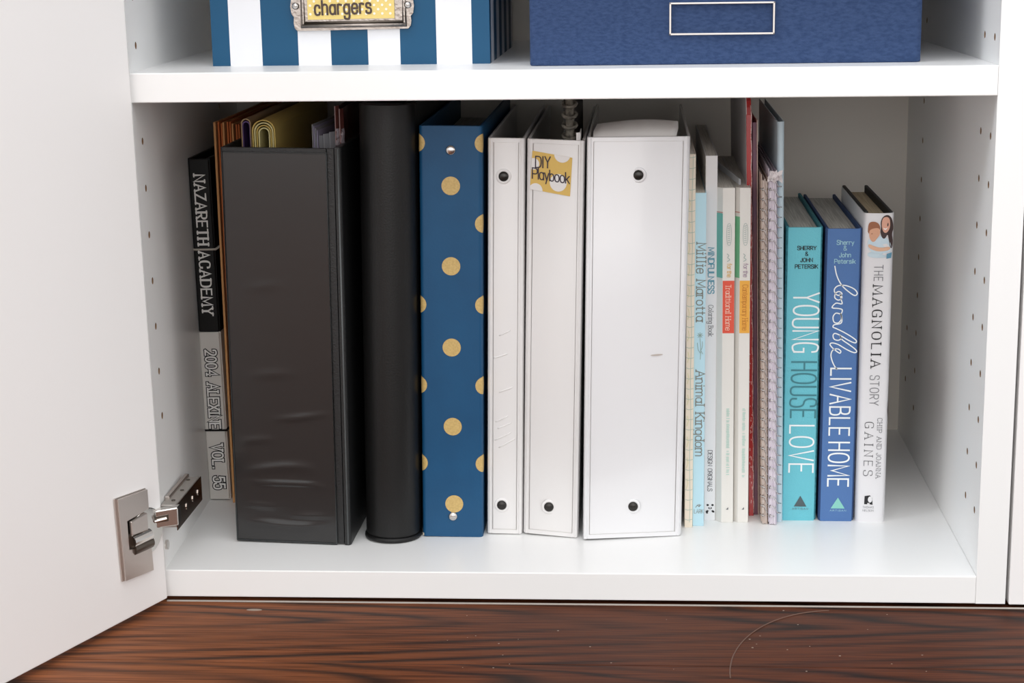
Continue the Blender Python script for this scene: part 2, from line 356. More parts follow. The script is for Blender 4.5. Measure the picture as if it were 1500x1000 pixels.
side('side_panel', [(.564, 0, -.0197), (.584, 0, -.0197), (.584, .40, -.0197), (.564, .40, -.0197), (.564, 0, TOP), (.584, 0, TOP), (.584, .40, TOP), (.564, .40, TOP)], rh)
lh = [(LX(yy, z)-.0, yy, z, 1) for z in zs if z > .075 for yy in (.0225, .30)]
def lp(y, z, o=0): return (LX(y, z)-o, y, z)
side('side_panel', [lp(0, -.0197, .018), lp(0, -.0197), lp(.40, -.0197), lp(.40, -.0197, .018), lp(0, TOP, .018), lp(0, TOP), lp(.40, TOP), lp(.40, TOP, .018)], lh)
def board(name, z0, z1, y0, y1, m):
    v = [(LX(y0, z0), y0, z0), (.5638, y0, z0), (.5638, y1, z0), (LX(y1, z0), y1, z0), (LX(y0, z1), y0, z1), (.5638, y0, z1), (.5638, y1, z1), (LX(y1, z1), y1, z1)]
    o = raw(name, v, [(3, 2, 1, 0), (4, 5, 6, 7), (0, 1, 5, 4), (1, 2, 6, 5), (2, 3, 7, 6), (3, 0, 4, 7)], m)
    bm = bmesh.new(); bm.from_mesh(o.data); bmesh.ops.recalc_face_normals(bm, faces=bm.faces)
    es = [e for e in bm.edges if all(abs(v.co.y-y0) < 1e-5 for v in e.verts) and abs(e.verts[0].co.z-e.verts[1].co.z) < 1e-5]
    bmesh.ops.bevel(bm, geom=es, offset=.0007, segments=2, profile=.5, affect='EDGES'); bm.to_mesh(o.data); bm.free()
    return C_(o)
board('bottom_panel', -.0197, 0, 0, .3785, white_lam)
board('shelf', HS, ZT, 0, .3785, white_lam)
board('top_panel', TOP-.018, TOP, 0, .3785, white_lam)
C_(raw('back_panel', [lp(.379, -.0197), (.564, .379, -.0197), (.564, .386, -.0197), lp(.386, -.0197), lp(.379, TOP), (.564, .379, TOP), (.564, .386, TOP), lp(.386, TOP)],
   [(3, 2, 1, 0), (4, 5, 6, 7), (0, 1, 5, 4), (1, 2, 6, 5), (2, 3, 7, 6), (3, 0, 4, 7)], back_white))
# door, 112 degrees open
DO = Vector((.0048, -.0075, 0)); DU = Vector((-.385, -.923, 0)).normalized(); DN = Vector((-DU.y, DU.x, 0))
def D(u, n, z): 
    p = DO+DU*u+DN*n; return (p.x-.0107*z, p.y, z)
def dbox(name, u0, u1, n0, n1, z0, z1, m, parent, bv=0, seg=2):
    bm = bmesh.new(); prism_bm(bm, [(u0, n0), (u1, n0), (u1, n1), (u0, n1)], z0, z1); bmesh.ops.recalc_face_normals(bm, faces=bm.faces); bev(bm, bv, seg)
    for v in bm.verts: v.co = D(*v.co)
    o = link(name, bm, m)
    if parent is None: return C_(o)
    o.parent = parent; return o
door = dbox('door', 0, .60, -.016, 0, -.0182, TOP+.002, door_white, None, .0008)
# hinge: a part of the cabinet with its own pieces
hinge = C_(bpy.data.objects.new('hinge', None)); COL.objects.link(hinge); hinge.location = Vector((.005, .0, .04))-CABO
HO = Vector((.005, 0, .04))
def H_(o):
    o.parent = hinge; o.location = Vector(o.location)-HO; return o
def hd(name, pts, n0, n1, m, bv=.0004):
    """prism with outline pts=(u,z) in the door plane, thickness n0..n1"""
    bm = bmesh.new(); a = [bm.verts.new((u, n0, z)) for u, z in pts]; b = [bm.verts.new((u, n1, z)) for u, z in pts]; n = len(pts)
    bm.faces.new(a); bm.faces.new(b[::-1])
    for i in range(n): bm.faces.new((a[i], b[i], b[(i+1) % n], a[(i+1) % n]))
    bmesh.ops.recalc_face_normals(bm, faces=bm.faces)
    if bv: bev(bm, bv, 1)
    for v in bm.verts: v.co = D(*v.co)
    return H_(link(name, bm, m))
hd('base_plate', [(.0478, .0100), (.0160, .0080), (.0165, .0670), (.0495, .0686)], .0002, .0016, steel)
# upper plate with a window for the knuckle
def ring_plate():
    bm = bmesh.new()
    out = [(.0462, .0105), (.0168, .0086), (.0172, .0664), (.0478, .0678)]
    cuts = [(.0405, .0305), (.0172, .0270), (.0172, .0528), (.0405, .0508)]
    polys = [[out[0], out[1], cuts[1], cuts[0]], [cuts[3], cuts[2], out[2], out[3]], [out[0], cuts[0], cuts[3], out[3]]]
    for p in polys:
        a = [bm.verts.new(D(u, .0016, z)) for u, z in p]; b = [bm.verts.new(D(u, .0034, z)) for u, z in p]
        bm.faces.new(a); bm.faces.new(b[::-1])
        for i in range(4): bm.faces.new((a[i], b[i], b[(i+1) % 4], a[(i+1) % 4]))
    return H_(link('cover_plate', bm, steel))
ring_plate()
hd('cup_window', [(.0405, .0305), (.0172, .0270), (.0172, .0528), (.0405, .0508)], .0014, .0018, steel_dark, 0)
hd('cup', [(.0195+.0165*math.cos(a), .0370+.0165*math.sin(a)) for a in [math.pi*2*i/28 for i in range(28)]], .0004, .0030, steel2, .0006)
def cyl_between(name, p0, p1, r, m, n=16):
    bm = bmesh.new(); tube_bm(bm, [p0, p1], r, n); o = H_(link(name, bm, m, None, False)); return o
hd('knuckle_plate', [(.0385, .0400), (.0210, .0390), (.0210, .0515), (.0385, .0500)], .0028, .0052, steel, .0006)
cyl_between('pivot', D(.037, .0030, .0350), D(.0195, .0042, .0355), .0040, steel2)
cyl_between('pivot', D(.035, .0010, .0290), D(.0175, .0025, .0295), .0046, steel_dark)
# arm, a folded channel reaching to the box on the cabinet side
def quadbox(name, p, t, m, bv=.0006):
    """p: 4 corners (xyz) of the front sheet, extruded by vector t"""
    bm = bmesh.new(); a = [bm.verts.new(q) for q in p]; b = [bm.verts.new(Vector(q)+Vector(t)) for q in p]
    bm.faces.new(a[::-1]); bm.faces.new(b)
    for i in range(4): bm.faces.new((a[i], a[(i+1) % 4], b[(i+1) % 4], b[i]))
    bmesh.ops.recalc_face_normals(bm, faces=bm.faces); bev(bm, bv, 1); return H_(link(name, bm, m))
AL, AR = -.0046, .0172
quadbox('arm', [(AL, -.0205, .0362), (AR, -.0125, .0370), (AR, -.0125, .0496), (AL, -.0205, .0480)], (0, .009, 0), steel2)
quadbox('arm_slot', [(.0015, -.0186, .0402), (.0112, -.0150, .0408), (.0112, -.0150, .0456), (.0015, -.0186, .0446)], (0, .001, 0), steel_dark, .0002)
cyl_between('slot_pin', (.0026, -.0192, .0418), (.0103, -.0162, .0430), .0011, steel2, 8)
quadbox('arm_tip', [(-.0066, -.0228, .0350), (-.0042, -.0205, .0352), (-.0042, -.0205, .0482), (-.0066, -.0228, .0488)], (0, .008, 0), steel_dark, .0003)
def hb(name, x0, x1, y0, y1, z0, z1, m, bv=.0005): return H_(B(name, x0, x1, y0, y1, z0, z1, m, None, bv, 1))
hb('mounting_plate', .0022, .0056, .010, .066, .0335, .0505, steel)
hb('arm_housing', .0030, .0138, -.004, .064, .0325, .0488, mat('satin_steel', '#C4BEB8', .5, metal=.85))
hb('side_flange', .0138, .0145, -.005, .066, .0305, .0486, mat('bronzed_steel', '#8A7668', .22, metal=1))
for yy in (.022, .040, .055):
    cyl_between('screw', (.0141, yy, .0400), (.0150, yy, .0400), .0026, steel2, 14)
for yy, xx in ((.006, .0095), (.030, .0095), (.055, .0075)):
    cyl_between('screw', (xx, yy, .0486), (xx, yy, .0494), .0014, steel_dark, 10)
cyl_between('screw', (.0020, .006, .0165), (.0040, .006, .0165), .0034, steel2, 14)

nb = setp(bpy.data.objects.new('neighbouring_cabinet', None), 'plain white cabinet front right of the thin dark seam', 'cabinet'); COL.objects.link(nb); nb.location = (.5865, 0, -.0205)
B('front_panel', 0, .50, .0004, .018, 0, .62, door_white, nb, .0008)
B('side_panel', 0, .018, .019, .40, 0, .62, white_lam, nb)
bead = B('floor_trim', LX(0, 0), 1.08, -.0016, .0004, FZ, FZ+.0005, mat('caulk', '#B9B2AA', .8), floor)
bead.name = 'caulk_strip'

# ------------------------------------------------------------------ boxes on the shelf
teal_bx = mat('box_blue_paper', '#0B4D72', .4, spec=.3); white_bx = mat('box_white_paper', '#E9EAEE', .35)
bx = thing('storage_box', 'blue and white striped box marked chargers in a metal label holder', 'box', (.0389, .0665, ZT))
st = [0, .0125, .0350, .0603, .0832, .1089, .1312, .1563, .1808, .1931]
def stripes_box(par, W_, Dp, Hh, name, x0=0, y0=0, z0=0):
    V, Fc, MI = [], [], []
    def q(a, b, c, d, mi): n = len(V); V.extend([a, b, c, d]); Fc.append((n, n+1, n+2, n+3)); MI.append(mi)
    for i in range(9):
        a, b = st[i]*W_/.1931+x0, st[i+1]*W_/.1931+x0
        q((a, y0, z0), (b, y0, z0), (b, y0, z0+Hh), (a, y0, z0+Hh), i % 2)
        q((b, y0+Dp, z0), (a, y0+Dp, z0), (a, y0+Dp, z0+Hh), (b, y0+Dp, z0+Hh), i % 2)
    k = 0; yy = 0
    while yy < Dp-1e-6:
        y2 = min(Dp, yy+(.012 if k == 0 else .0240))
        for X in (x0, x0+W_): q((X, y0+yy, z0), (X, y0+y2, z0), (X, y0+y2, z0+Hh), (X, y0+yy, z0+Hh), k % 2)
        yy = y2; k += 1
    q((x0, y0, z0+Hh), (x0+W_, y0, z0+Hh), (x0+W_, y0+Dp, z0+Hh), (x0, y0+Dp, z0+Hh), 0)
    q((x0, y0, z0), (x0, y0+Dp, z0), (x0+W_, y0+Dp, z0), (x0+W_, y0, z0), 0)
    return raw(name, V, Fc, [teal_bx, white_bx], par, False, MI)
stripes_box(bx, .1931, .22, .125, 'box_body'); stripes_box(bx, .197, .224, .03, 'lid', -.002, -.002, .112)
V = thing  # (kept short)
hol = raw('label_holder', *(lambda pts: ([(u, -.0004, v) for u, v in pts]+[(u, -.0030, v) for u, v in pts],
      [tuple(range(len(pts)))[::-1], tuple(range(len(pts), 2*len(pts)))]+[(i, (i+1) % len(pts), len(pts)+(i+1) % len(pts), len(pts)+i) for i in range(len(pts))]))(
      [(.0607, .0236), (.1375, .0245), (.1392, .0265), (.1398, .0300), (.1394, .0330), (.1412, .0350), (.1418, .0400), (.1412, .0450), (.1394, .0470), (.1394, .0640), (.0590, .0640),
       (.0590, .0470), (.0572, .0450), (.0564, .0400), (.0572, .0350), (.0588, .0330), (.0584, .0290), (.0590, .0255)]), mat('pewter', '#A79E97', .3, metal=1, bump=(400, .3, (1, 1, 1))), bx)
fr = [(.0640, -.0038, .0268), (.1360, -.0038, .0272), (.1362, -.0038, .0620), (.0640, -.0038, .0620)]
tube('holder_rim', fr, .0015, MATS['pewter'], hol, 8, True)
tube('holder_rim', [(x+(.002 if x < .1 else -.002), -.0034, z+(.002 if z < .04 else -.002)) for x, y, z in fr], .0011, steel_dark, hol, 8, True)
for X in (.0602, .1376): lathe_y('screw', X, .0405, -.0030, [(.0026, 0), (.0024, .0012), (.0014, .0022), (.0001, .0026)], silver, hol, 16)
CU = lambda px: (px-312)*.0004758
CV = lambda py: (97-py)*.000465
yel = mat('yellow_card', '#E8CF7F', .7); wdot = mat('card_dots', '#F7F3E2', .7)
raw('label_card', [(CU(456), -.0041, CV(30)), (CU(582), -.0041, CV(29)), (CU(582), -.0041, CV(-26)), (CU(456), -.0041, CV(-26))], [(0, 1, 2, 3)], yel, bx)
Vd, Fd = [], []
for r in range(8):
    for c in range(11):
        px = 460+c*11.6+(5.8 if r % 2 else 0)-(2 if r > 3 else 0); py = 22-r*6.2
        if px > 579 or px < 458: continue
        e = [(CU(px)+x, -.0043, CV(py)+z) for x, z in ell(0, 0, .0009, .0009, 10)]; Fd.append(tuple(range(len(Vd), len(Vd)+10))); Vd += e
setp(raw('card_dots', Vd, Fd, wdot, bx), kind='stuff')
text('lettering', 'chargers', mat('brown_marker', '#4A3A33', .6), bx, flat_map(-.0041, .0004), flat=(CU(467), CU(548), CV(23)), size=.0092, wt=.62, slant=-.03, gap=2.3, slope=.03)

blue_cl = mat('blue_bookcloth', '#3A4D72', .85, spec=.2, bump=(900, .5, (1, 1, 1)), mottle=(260, '#2E4165', (1, .5, 2.2)))
bb = thing('storage_box', 'plain slate blue cloth box with an empty silver label frame', 'box', (.2613, .0335, ZT))
def rbox(name, w_, d_, z0, z1, r, m, par, ox=0, oy=0, bv=.0012, yaw=.0):
    pts = []
    for cx, cy, a0 in ((r, r, math.pi), (w_-r, r, 1.5*math.pi), (w_-r, d_-r, 0), (r, d_-r, .5*math.pi)):
        for k in range(7): a = a0+k*math.pi/12; pts.append((ox+cx+r*math.cos(a), oy+cy+r*math.sin(a)+yaw*(cx+r*math.cos(a))))
    bm = bmesh.new(); prism_bm(bm, pts, z0, z1); bmesh.ops.recalc_face_normals(bm, faces=bm.faces)
    es = [e for e in bm.edges if abs(e.verts[0].co.z-e.verts[1].co.z) < 1e-6]
    bmesh.ops.bevel(bm, geom=es, offset=bv, segments=3, profile=.5, affect='EDGES')
    o = link(name, bm, m, par, True); 
    return o
def auto(o, ang=35):
    for p in o.data.polygons: p.use_smooth = True
    o.data.set_sharp_from_angle(angle=math.radians(ang)); return o
auto(rbox('box_body', .2592, .325, 0, .14, .0045, blue_cl, bb, yaw=.0138)); auto(rbox('lid', .2632, .329, .122, .165, .0045, blue_cl, bb, -.002, -.002, yaw=.0138))
fz0, fz1 = .3643-ZT, .3857-ZT; fx0, fx1 = .3541-.2613, .4236-.2613
bm = bmesh.new(); t_ = .0014
for (a, b_, c, d) in ((fx0, fx1, fz0, fz0+t_), (fx0, fx1, fz1-t_, fz1), (fx0, fx0+t_, fz0, fz1), (fx1-t_, fx1, fz0, fz1)): add_box(bm, a, b_, -.0012, .0024, c, d, .0004)
link('label_frame', bm, mat('satin_silver', '#CFC8C3', .3, metal=1), bb)

# ------------------------------------------------------------------ generic binder and book builders
def binder(name, label, loc, w, dy, H, lean, depth, vin, welt, back_shift=0, tip=.0035):
    """vinyl ring binder, spine to the front; dy = how far the right spine edge sits behind the left"""
    t = thing(name, label, 'binder', loc, lean, w)
    k = dy/w
    cs = [(.0004, .0030), (.0010, .0008), (.0026, 0), (.0036, .0005), (.0046, .0001)]
    right = [(w-x, y) for x, y in cs[::-1]]
    prof = [(x, y+k*x) for x, y in cs+right]
    back = [(x, y+.0028) for x, y in prof[::-1]]
    bm = bmesh.new(); prism_bm(bm, prof+back, .0004, H); bmesh.ops.recalc_face_normals(bm, faces=bm.faces)
    es = [e for e in bm.edges if abs(e.verts[0].co.z-e.verts[1].co.z) < 1e-6 and max(v.co.y-k*v.co.x for v in e.verts) < .0031]
    bmesh.ops.bevel(bm, geom=es, offset=.0006, segments=2, profile=.5, affect='EDGES')
    auto(link('spine', bm, vin, t), 40)
    bs = back_shift
    P('cover', [(.0002, .0034), (.0024, .0034), (.0024+bs, depth), (.0002+bs, depth)], .0002, H, vin, t, .0007, 2)
    P('cover', [(w-.0024, dy+.0034), (w-.0002, dy+.0034), (w-.0002+bs, depth), (w-.0024+bs, depth)], .0002, H, vin, t, .0007, 2)
    return t
def welts(t, w, dy, H, m, inset=.0048):
    k = dy/w; y = lambda x: k*x-.0001
    a, b = inset, w-inset
    pts = [(a, y(a), .004), (b, y(b), .004), (b, y(b), H-.003), (a, y(a), H-.003)]
    return tube('spine_welt', pts, .00025, m, t, 5, True)
def rivet(t, x, z, y, r, m, ring=None, sub=None):
    if ring: lathe_y('rivet_ring', x, z, y, [(r*1.55, -.0004), (r*1.5, .0002), (r*1.2, .0006), (r*1.02, .0003), (r*.9, .0001)], ring, t, 28)
    lathe_y('rivet', x, z, y, [(r, -.0005), (r*.97, .0007), (r*.8, .0013), (r*.5, .0017), (r*.1, .0019)], m, t, 24)
def pages(t, x0, x1, y0, y1, z0, z1, m=paper, name='page_block'): return B(name, x0, x1, y0, y1, z0, z1, m, t, .0003, 1)

# ---- yearbook
L_ = math.atan2(-.0027, .2702)
yb = thing('yearbook', 'thin black and white hardback yearbook leaning on the left cabinet side', 'book', (-.0050, .1608), L_, .0186)
yw = .0172
ybk = mat('yearbook_black', '#101010', .4, spec=.3); ywh = mat('yearbook_white', '#DDD8D2', .45)
B('spine', .0008, yw-.0008, 0, .0022, .1358, .2700, ybk, yb, .0009); B('spine', .0008, yw-.0008, 0, .0022, .0006, .1358, ywh, yb, .0009)
for X in (0, yw-.0026):
    B('cover', X, X+.0026, .0018, .205, .1358, .2705, ybk, yb, .0008); B('cover', X, X+.0026, .0018, .205, 0, .1358, ywh, yb, .0008)
pages(yb, .0026, yw-.0026, .0024, .200, .003, .2600)
sm = flat_map(0); sm2 = flat_map(0, .0004)
LW = mat('white_foil', '#F0EEEA', .5)
text('lettering', 'NAZARETH ACADEMY', LW, yb, sm, down=(.0046, .2575, .1500), size=.0080, wt=.85, serif=True, contrast=.6, gap=2.6, space=4)
def outl(s, dn, size, par):
    text('lettering_outline', s, ink, par, sm, down=dn, size=size, wt=1.3, serif=True, gap=2.0, space=6)
    text('lettering', s, mat('letter_fill', '#F4F2EE', .5), par, sm2, down=dn, size=size, wt=.62, serif=True, gap=2.0, space=6)
outl('2004 ALEXINE', (.0046, .1215, .0590), .0082, yb); outl('VOL. 55', (.0050, .0455, .0100), .0084, yb)
def band(z, m, par, w): # elastic loop round the book
    y0, y1 = -.0006, .206; tube('elastic_band', [(-.0004, y0, z), (w+.0004, y0, z), (w+.0004, y1, z), (-.0004, y1, z)], .0009, m, par, 6, True)
band(.2005, mat('pale_elastic', '#C9C1B6', .6), yb, yw); band(.0573, blackm, yb, yw)

# ---- kraft expanding file
kr = thing('paper_folder', 'worn orange kraft expanding folder with wavy sheets behind the black binder', 'folder', (.0150, .155))
kraft = mat('orange_kraft', '#D0733A', .8, mottle=(8, '#B55F2C', (4, 1, 1))); kraft2 = mat('tan_kraft', '#D39A63', .8)
def sheet(name, path, z0, z1, th, m, par):
    n = len(path); V, Fc = [], []
    for (x, y) in path: V += [(x, y, z0), (x, y, z1), (x+th, y, z1), (x+th, y, z0)]
    for i in range(n-1):
        a = 4*i; b = a+4
        for k in range(4): Fc.append((a+k, a+(k+1) % 4, b+(k+1) % 4, b+k))
    Fc += [(3, 2, 1, 0), tuple(4*(n-1)+k for k in range(4))]
    return raw(name, V, Fc, m, par)
for i in range(9):
    am = .0008*math.sin(i*1.3); x = .0004+i*.00235
    sheet('cover' if i in (0, 8) else 'pocket_sheet', [(x+am*math.sin(k*.9+i)+.0006*math.sin(k*.5), .0 + .0012*(i % 3) + k*.0205) for k in range(11)], 0, .298-.0012*(i % 4 == 2)-(.002 if i > 6 else 0), .0011 if i else .0016, kraft2 if i in (0, 3, 6) else kraft, kr)
sheet('pocket_sheet', [(.0205, .006), (.0208, .08)], .01, .291, .0030, mat('pale_sheet', '#CDB48F', .8), kr)

# ---- large black binder
bvin = mat('black_vinyl', '#262525', .26, coat=.2, bump=(25, .07, (1, 1, 3)))
bcloth = mat('black_vinyl_grain', '#1C1D1E', .42, bump=(900, .3, (1, 1, 1)))
greyw = mat('grey_weld_line', '#5B5F60', .35)
w, dy, H = .0862, -.0073, .2885
lb = thing('ring_binder', 'wide black vinyl binder with a wrinkled clear spine pocket', 'binder', (.0391, .0614), math.atan2(.0030, .29), w)
k = dy/w
P('spine', [(0, .0012), (.0012, 0), (w-.0105, k*(w-.0105)), (w-.0105, k*(w-.0105)+.003), (0, .004)], .0, H, bcloth, lb, .0004)
P('hinge_strip', [(w-.0102, k*(w-.0102)+.0007), (w-.0052, k*(w-.0052)+.0007), (w-.0052, k*w+.0035), (w-.0102, k*w+.0042)], .001, H, bcloth, lb, .0003)
P('cover', [(w-.0048, k*w+.0004), (w-.0012, k*w+.0002), (w, k*w+.002), (w+.004, .262), (w+.0015, .262)], 0, H+.001, bcloth, lb, .0007)
P('cover', [(0, .0042), (.0028, .0042), (.0028, .262), (0, .262)], 0, H, bcloth, lb, .0007)
# wrinkled pocket film
NU, NV = 26, 150; u0, u1, v0, v1 = .0018, w-.0108, .0020, H-.004
Vv, Ff = [], []
WR = [(.015, .06, .0026, .0015, .05, .95), (.0235, -.09, .0016, .0012, .5, 1), (.030, .03, .0018, .0008, 0, .5), (.0445, -.10, .0011, .0013, .12, .95), (.0560, .03, .0030, .0009, .0, .85),
      (.0790, .14, .0022, .0008, .0, .45), (.0960, .03, .0018, .0007, .35, 1), (.125, -.03, .0030, .0004, .1, .7), (.190, -.03, .003, .0003, .1, .6)]
for j_ in range(NV+1):
    for i_ in range(NU+1):
        fu = i_/NU; u = u0+(u1-u0)*fu; v = v0+(v1-v0)*j_/NV; d = 0
        for zc, sl, sg, am, a, b_ in WR:
            env = max(0, min(1, (fu-a)/.3))*max(0, min(1, (b_-fu)/.3)); d += am*env*math.exp(-((v-zc-sl*(u-w/2)-.002*math.sin(fu*5+zc*90))/sg)**2)
        edge = min(1, fu/.06, (1-fu)/.06, (j_/NV)/.02, (1-j_/NV)/.02)
        Vv.append((u, k*u-.0003-d*edge*.8, v))
for j_ in range(NV):
    for i_ in range(NU): a = j_*(NU+1)+i_; Ff.append((a, a+1, a+NU+2, a+NU+1))
raw('spine_pocket', Vv, Ff, bvin, lb, True)
yy = lambda x: k*x-.0004
tube('spine_welt', [(.0010, yy(.001), .0012), (w-.0104, yy(w-.0104), .0012), (w-.0104, yy(w-.0104), H-.0028), (.0010, yy(.001), H-.0028)], .0005, greyw, lb, 6, True)
tube('cover_welt', [(w-.0022, k*w-.0001, .001), (w-.0022, k*w-.0001, H-.0005)], .0006, greyw, lb, 6)
pages(lb, .008, w-.012, .03, .245, .012, .268)

# papers sticking out of the black binder
def arch(name, label, cat, x0, x1, ztop, zb, y0, y1, n, m, par_mats, dx=.0, group=None):
    t = thing(name, label, cat, ((x0+x1)/2, y0, zb))
    hw = (x1-x0)/2; hh = ztop-zb
    for i in range(n):
        f = 1-i*.17; r = hw*f; h = hh*(1-i*.13); th = .0008
        path = [(-r, -hh*0-.02), (-r, h-r*.9)]+[(-r*math.cos(a), h-r*.9+r*.9*math.sin(a)) for a in [math.pi*q/10 for q in range(1, 10)]]+[(r, h-r*.9), (r*1.02, -.02)]
        V, Fc = [], []
        ins = [((x*(1-th/r)), z-(th if z > 0 else 0)) for x, z in path]
        N = len(path)
        for (yk, sx) in ((.0006*i, 0), (y1-y0, dx)):
            V += [(x+sx, yk, z) for x, z in path]+[(x+sx, yk, z) for x, z in ins]
        for q in range(N-1):
            Fc += [(q, q+1, 2*N+q+1, 2*N+q), (N+q, 3*N+q, 3*N+q+1, N+q+1), (q, N+q, N+q+1, q+1), (2*N+q, 2*N+q+1, 3*N+q+1, 3*N+q)]
        raw('folded_sheet', V, Fc, par_mats[i % len(par_mats)], t)
    return t
yp = mat('yellow_paper', '#C4A95C', .8); yp2 = mat('pale_yellow_paper', '#D6CB93', .8)
arch('folded_notepad', 'folded yellow papers arching out of the wide black binder', 'paper', .0600, .0765, .3060, .2915, .085, .30, 4, None, [yp, yp2, yp, yp2])
arch('folded_brochure', 'small purple folded brochure left of the yellow papers', 'paper', .0500, .0572, .3060, .2915, .095, .28, 2, None, [mat('tan_paper', '#9C8364', .8), mat('purple_paper', '#5A3F78', .6)])
t = thing('paper_bundle', 'greyish lilac sheets sticking up beside the cylindrical black spine', 'paper', (.103, .085, .2900))
for i in range(4):
    sheet('sheet', [(.0+i*.0011, .0), (.004+i*.0018, .07), (.009+i*.002, .16)], -.02, .0125-.0014*i, .0005, mat('lilac_paper', '#9B96AC', .7) if i % 2 else mat('grey_paper', '#8F8F94', .7), t)
for i in range(3):
    sheet('sheet', [(.003+i*.004, .003+i*.002), (.010+i*.003, .012), (.017+i*.001, .009)], -.02, .004+.0012*i, .0005, MATS['grey_paper'], t)
t = thing('plastic_sleeve', 'crumpled reddish clear sleeve beside the cylindrical black spine', 'plastic sleeve', (.1205, .082, .2900))
rp = mat('reddish_plastic', '#6E3F3A', .25, coat=.5)
sheet('sleeve_sheet', [(-.0005, .0), (.0015, .004), (.0006, .03), (.004, .12)], -.015, .0255, .0006, rp, t)
sheet('sleeve_sheet', [(.0028, -.001), (.0046, .004), (.0034, .03), (.006, .12)], -.015, .0235, .0006, rp, t)
bm = bmesh.new(); pr = [(0, 0), (.0018, -.003), (.0030, .001), (.0048, -.0025), (.0062, .0015)]
rows = []
for zi in range(7):
    rows.append([bm.verts.new((x+random.uniform(-.0006, .0006), y+random.uniform(-.0012, .0012), -.004+zi*.0023+random.uniform(-.0005, .0005))) for x, y in pr])
for a in range(6):
    for b_ in range(4): bm.faces.new((rows[a][b_], rows[a][b_+1], rows[a+1][b_+1], rows[a+1][b_]))
link('crumpled_film', bm, mat('crumpled_film', '#A59AA0', .2, coat=.6), t)

# ---- binder with a rounded black spine
leath = mat('black_leatherette', '#151515', .42, spec=.35, bump=(700, .12, (1, 1, 1)))
cw, H = .0418, .3170
cb = thing('ring_binder', 'tall black leatherette binder with a cylindrical rounded spine', 'binder', (.1322, .0575), math.atan2(.0052, .318), cw)
def halfround(r, cx, cy, ry=None, n=22, y1=None):
    ry = ry or r; p = [(cx-r*math.cos(a), cy-ry*math.sin(a)) for a in [math.pi*i/n for i in range(n+1)]]
    return p+[(cx+r, y1 or cy+.006), (cx-r, y1 or cy+.006)]
bm = bmesh.new(); prism_bm(bm, halfround(cw/2-.0012, cw/2, .0195, .0182), .0045, H); auto(link('rounded_spine', bm, leath, cb), 50)
bm = bmesh.new(); prism_bm(bm, halfround(cw/2, cw/2, .0200, .0200), 0, .0036); bmesh.ops.recalc_face_normals(bm, faces=bm.faces)
bmesh.ops.bevel(bm, geom=[e for e in bm.edges if abs(e.verts[0].co.z-e.verts[1].co.z) < 1e-6], offset=.0012, segments=2, profile=.5, affect='EDGES'); auto(link('base_rim', bm, leath, cb), 50)
bm = bmesh.new(); prism_bm(bm, halfround(cw/2-.0022, cw/2, .0195, .0172), .0034, .0048); link('rim_groove', bm, blackm, cb)
for X in (.0010, cw-.0040): B('cover', X, X+.0030, .0262, .305, .001, H, leath, cb, .0008)
pages(cb, .005, cw-.005, .030, .29, .004, .300)

# ---- navy dotted binder
navyp = mat('navy_paper', '#175079', .45, spec=.35, bump=(500, .06, (1, 1, 1)), mottle=(30, '#154B73', (1, 1, 1))); gold = mat('gold_dots', '#C5A566', .42, mottle=(700, '#D3B676', (1, 1, 1)))
w, H = .0446, .3012
db = thing('ring_binder', 'navy blue paper covered binder with gold polka dots', 'binder', (.1750, .0752), math.atan2(.0052, .302), w)
r = .0032
def smd(u, v, e=.0002):
    for (edge, s) in ((0, 1), (w, -1)):
        d = (u-edge)*s
        if d < r:
            a = (r-d)/r
            if a < math.pi/2: return (edge+s*(r-(r+e)*math.sin(a)), r-(r+e)*math.cos(a), v)
            return (edge-s*e, r+(r-d-r*math.pi/2), v)
    return (u, -e, v)
pts = []
for cx, a0 in ((r, math.pi), (w-r, 1.5*math.pi)):
    for q in range(9): a = a0+q*math.pi/16; pts.append((cx+r*math.cos(a), r+r*math.sin(a)))
pts += [(w, .0060), (w-.0035, .0060), (.0035, .0060), (0, .0060)]
bm = bmesh.new(); prism_bm(bm, pts, 0, H); auto(link('spine', bm, navyp, db), 30)
for X in (0, w-.0024): B('cover', X, X+.0024, .0062, .275, 0, H, navyp, db, .0005, 1)
pages(db, .004, w-.004, .02, .262, .006, .283)
def disc(cx, cz, rr, m, par, smf, name):
    V = [smf(cx, cz)]; Fc = []; nr, na = 5, 28
    for i in range(1, nr+1):
        for q in range(na): a = 2*math.pi*q/na; V.append(smf(cx+rr*i/nr*math.cos(a), cz+rr*i/nr*math.sin(a)))
    for q in range(na): Fc.append((0, 1+q, 1+(q+1) % na))
    for i in range(nr-1):
        for q in range(na): a = 1+i*na; Fc.append((a+q, a+na+q, a+na+(q+1) % na, a+(q+1) % na))
    return raw(name, V, Fc, m, par)
for z, x in ((.2592, .0224), (.2018, .0223), (.1426, .0224), (.0838, .0228), (.0252, .0236)): disc(x, z, .0066, gold, db, smd, 'gold_dot')
for z in (.2892, .1738, .1145, .0560): disc(-.0046+r-.0008, z, .0066, gold, db, smd, 'gold_dot')
for z in (.2892, .2324, .1738, .1145, .0560): disc(w+.0038-r+.0008, z, .0066, gold, db, smd, 'gold_dot')
rivet(db, .0224, .2844, 0, .0036, silver); rivet(db, .0226, .0156, 0, .0034, silver)
def corner(): 
    return B('corner_tip', .0002, .0016, .0008, .0030, 0, .0022, mat('bare_board', '#C9BBA4', .8), db, .0003, 1)
corner()

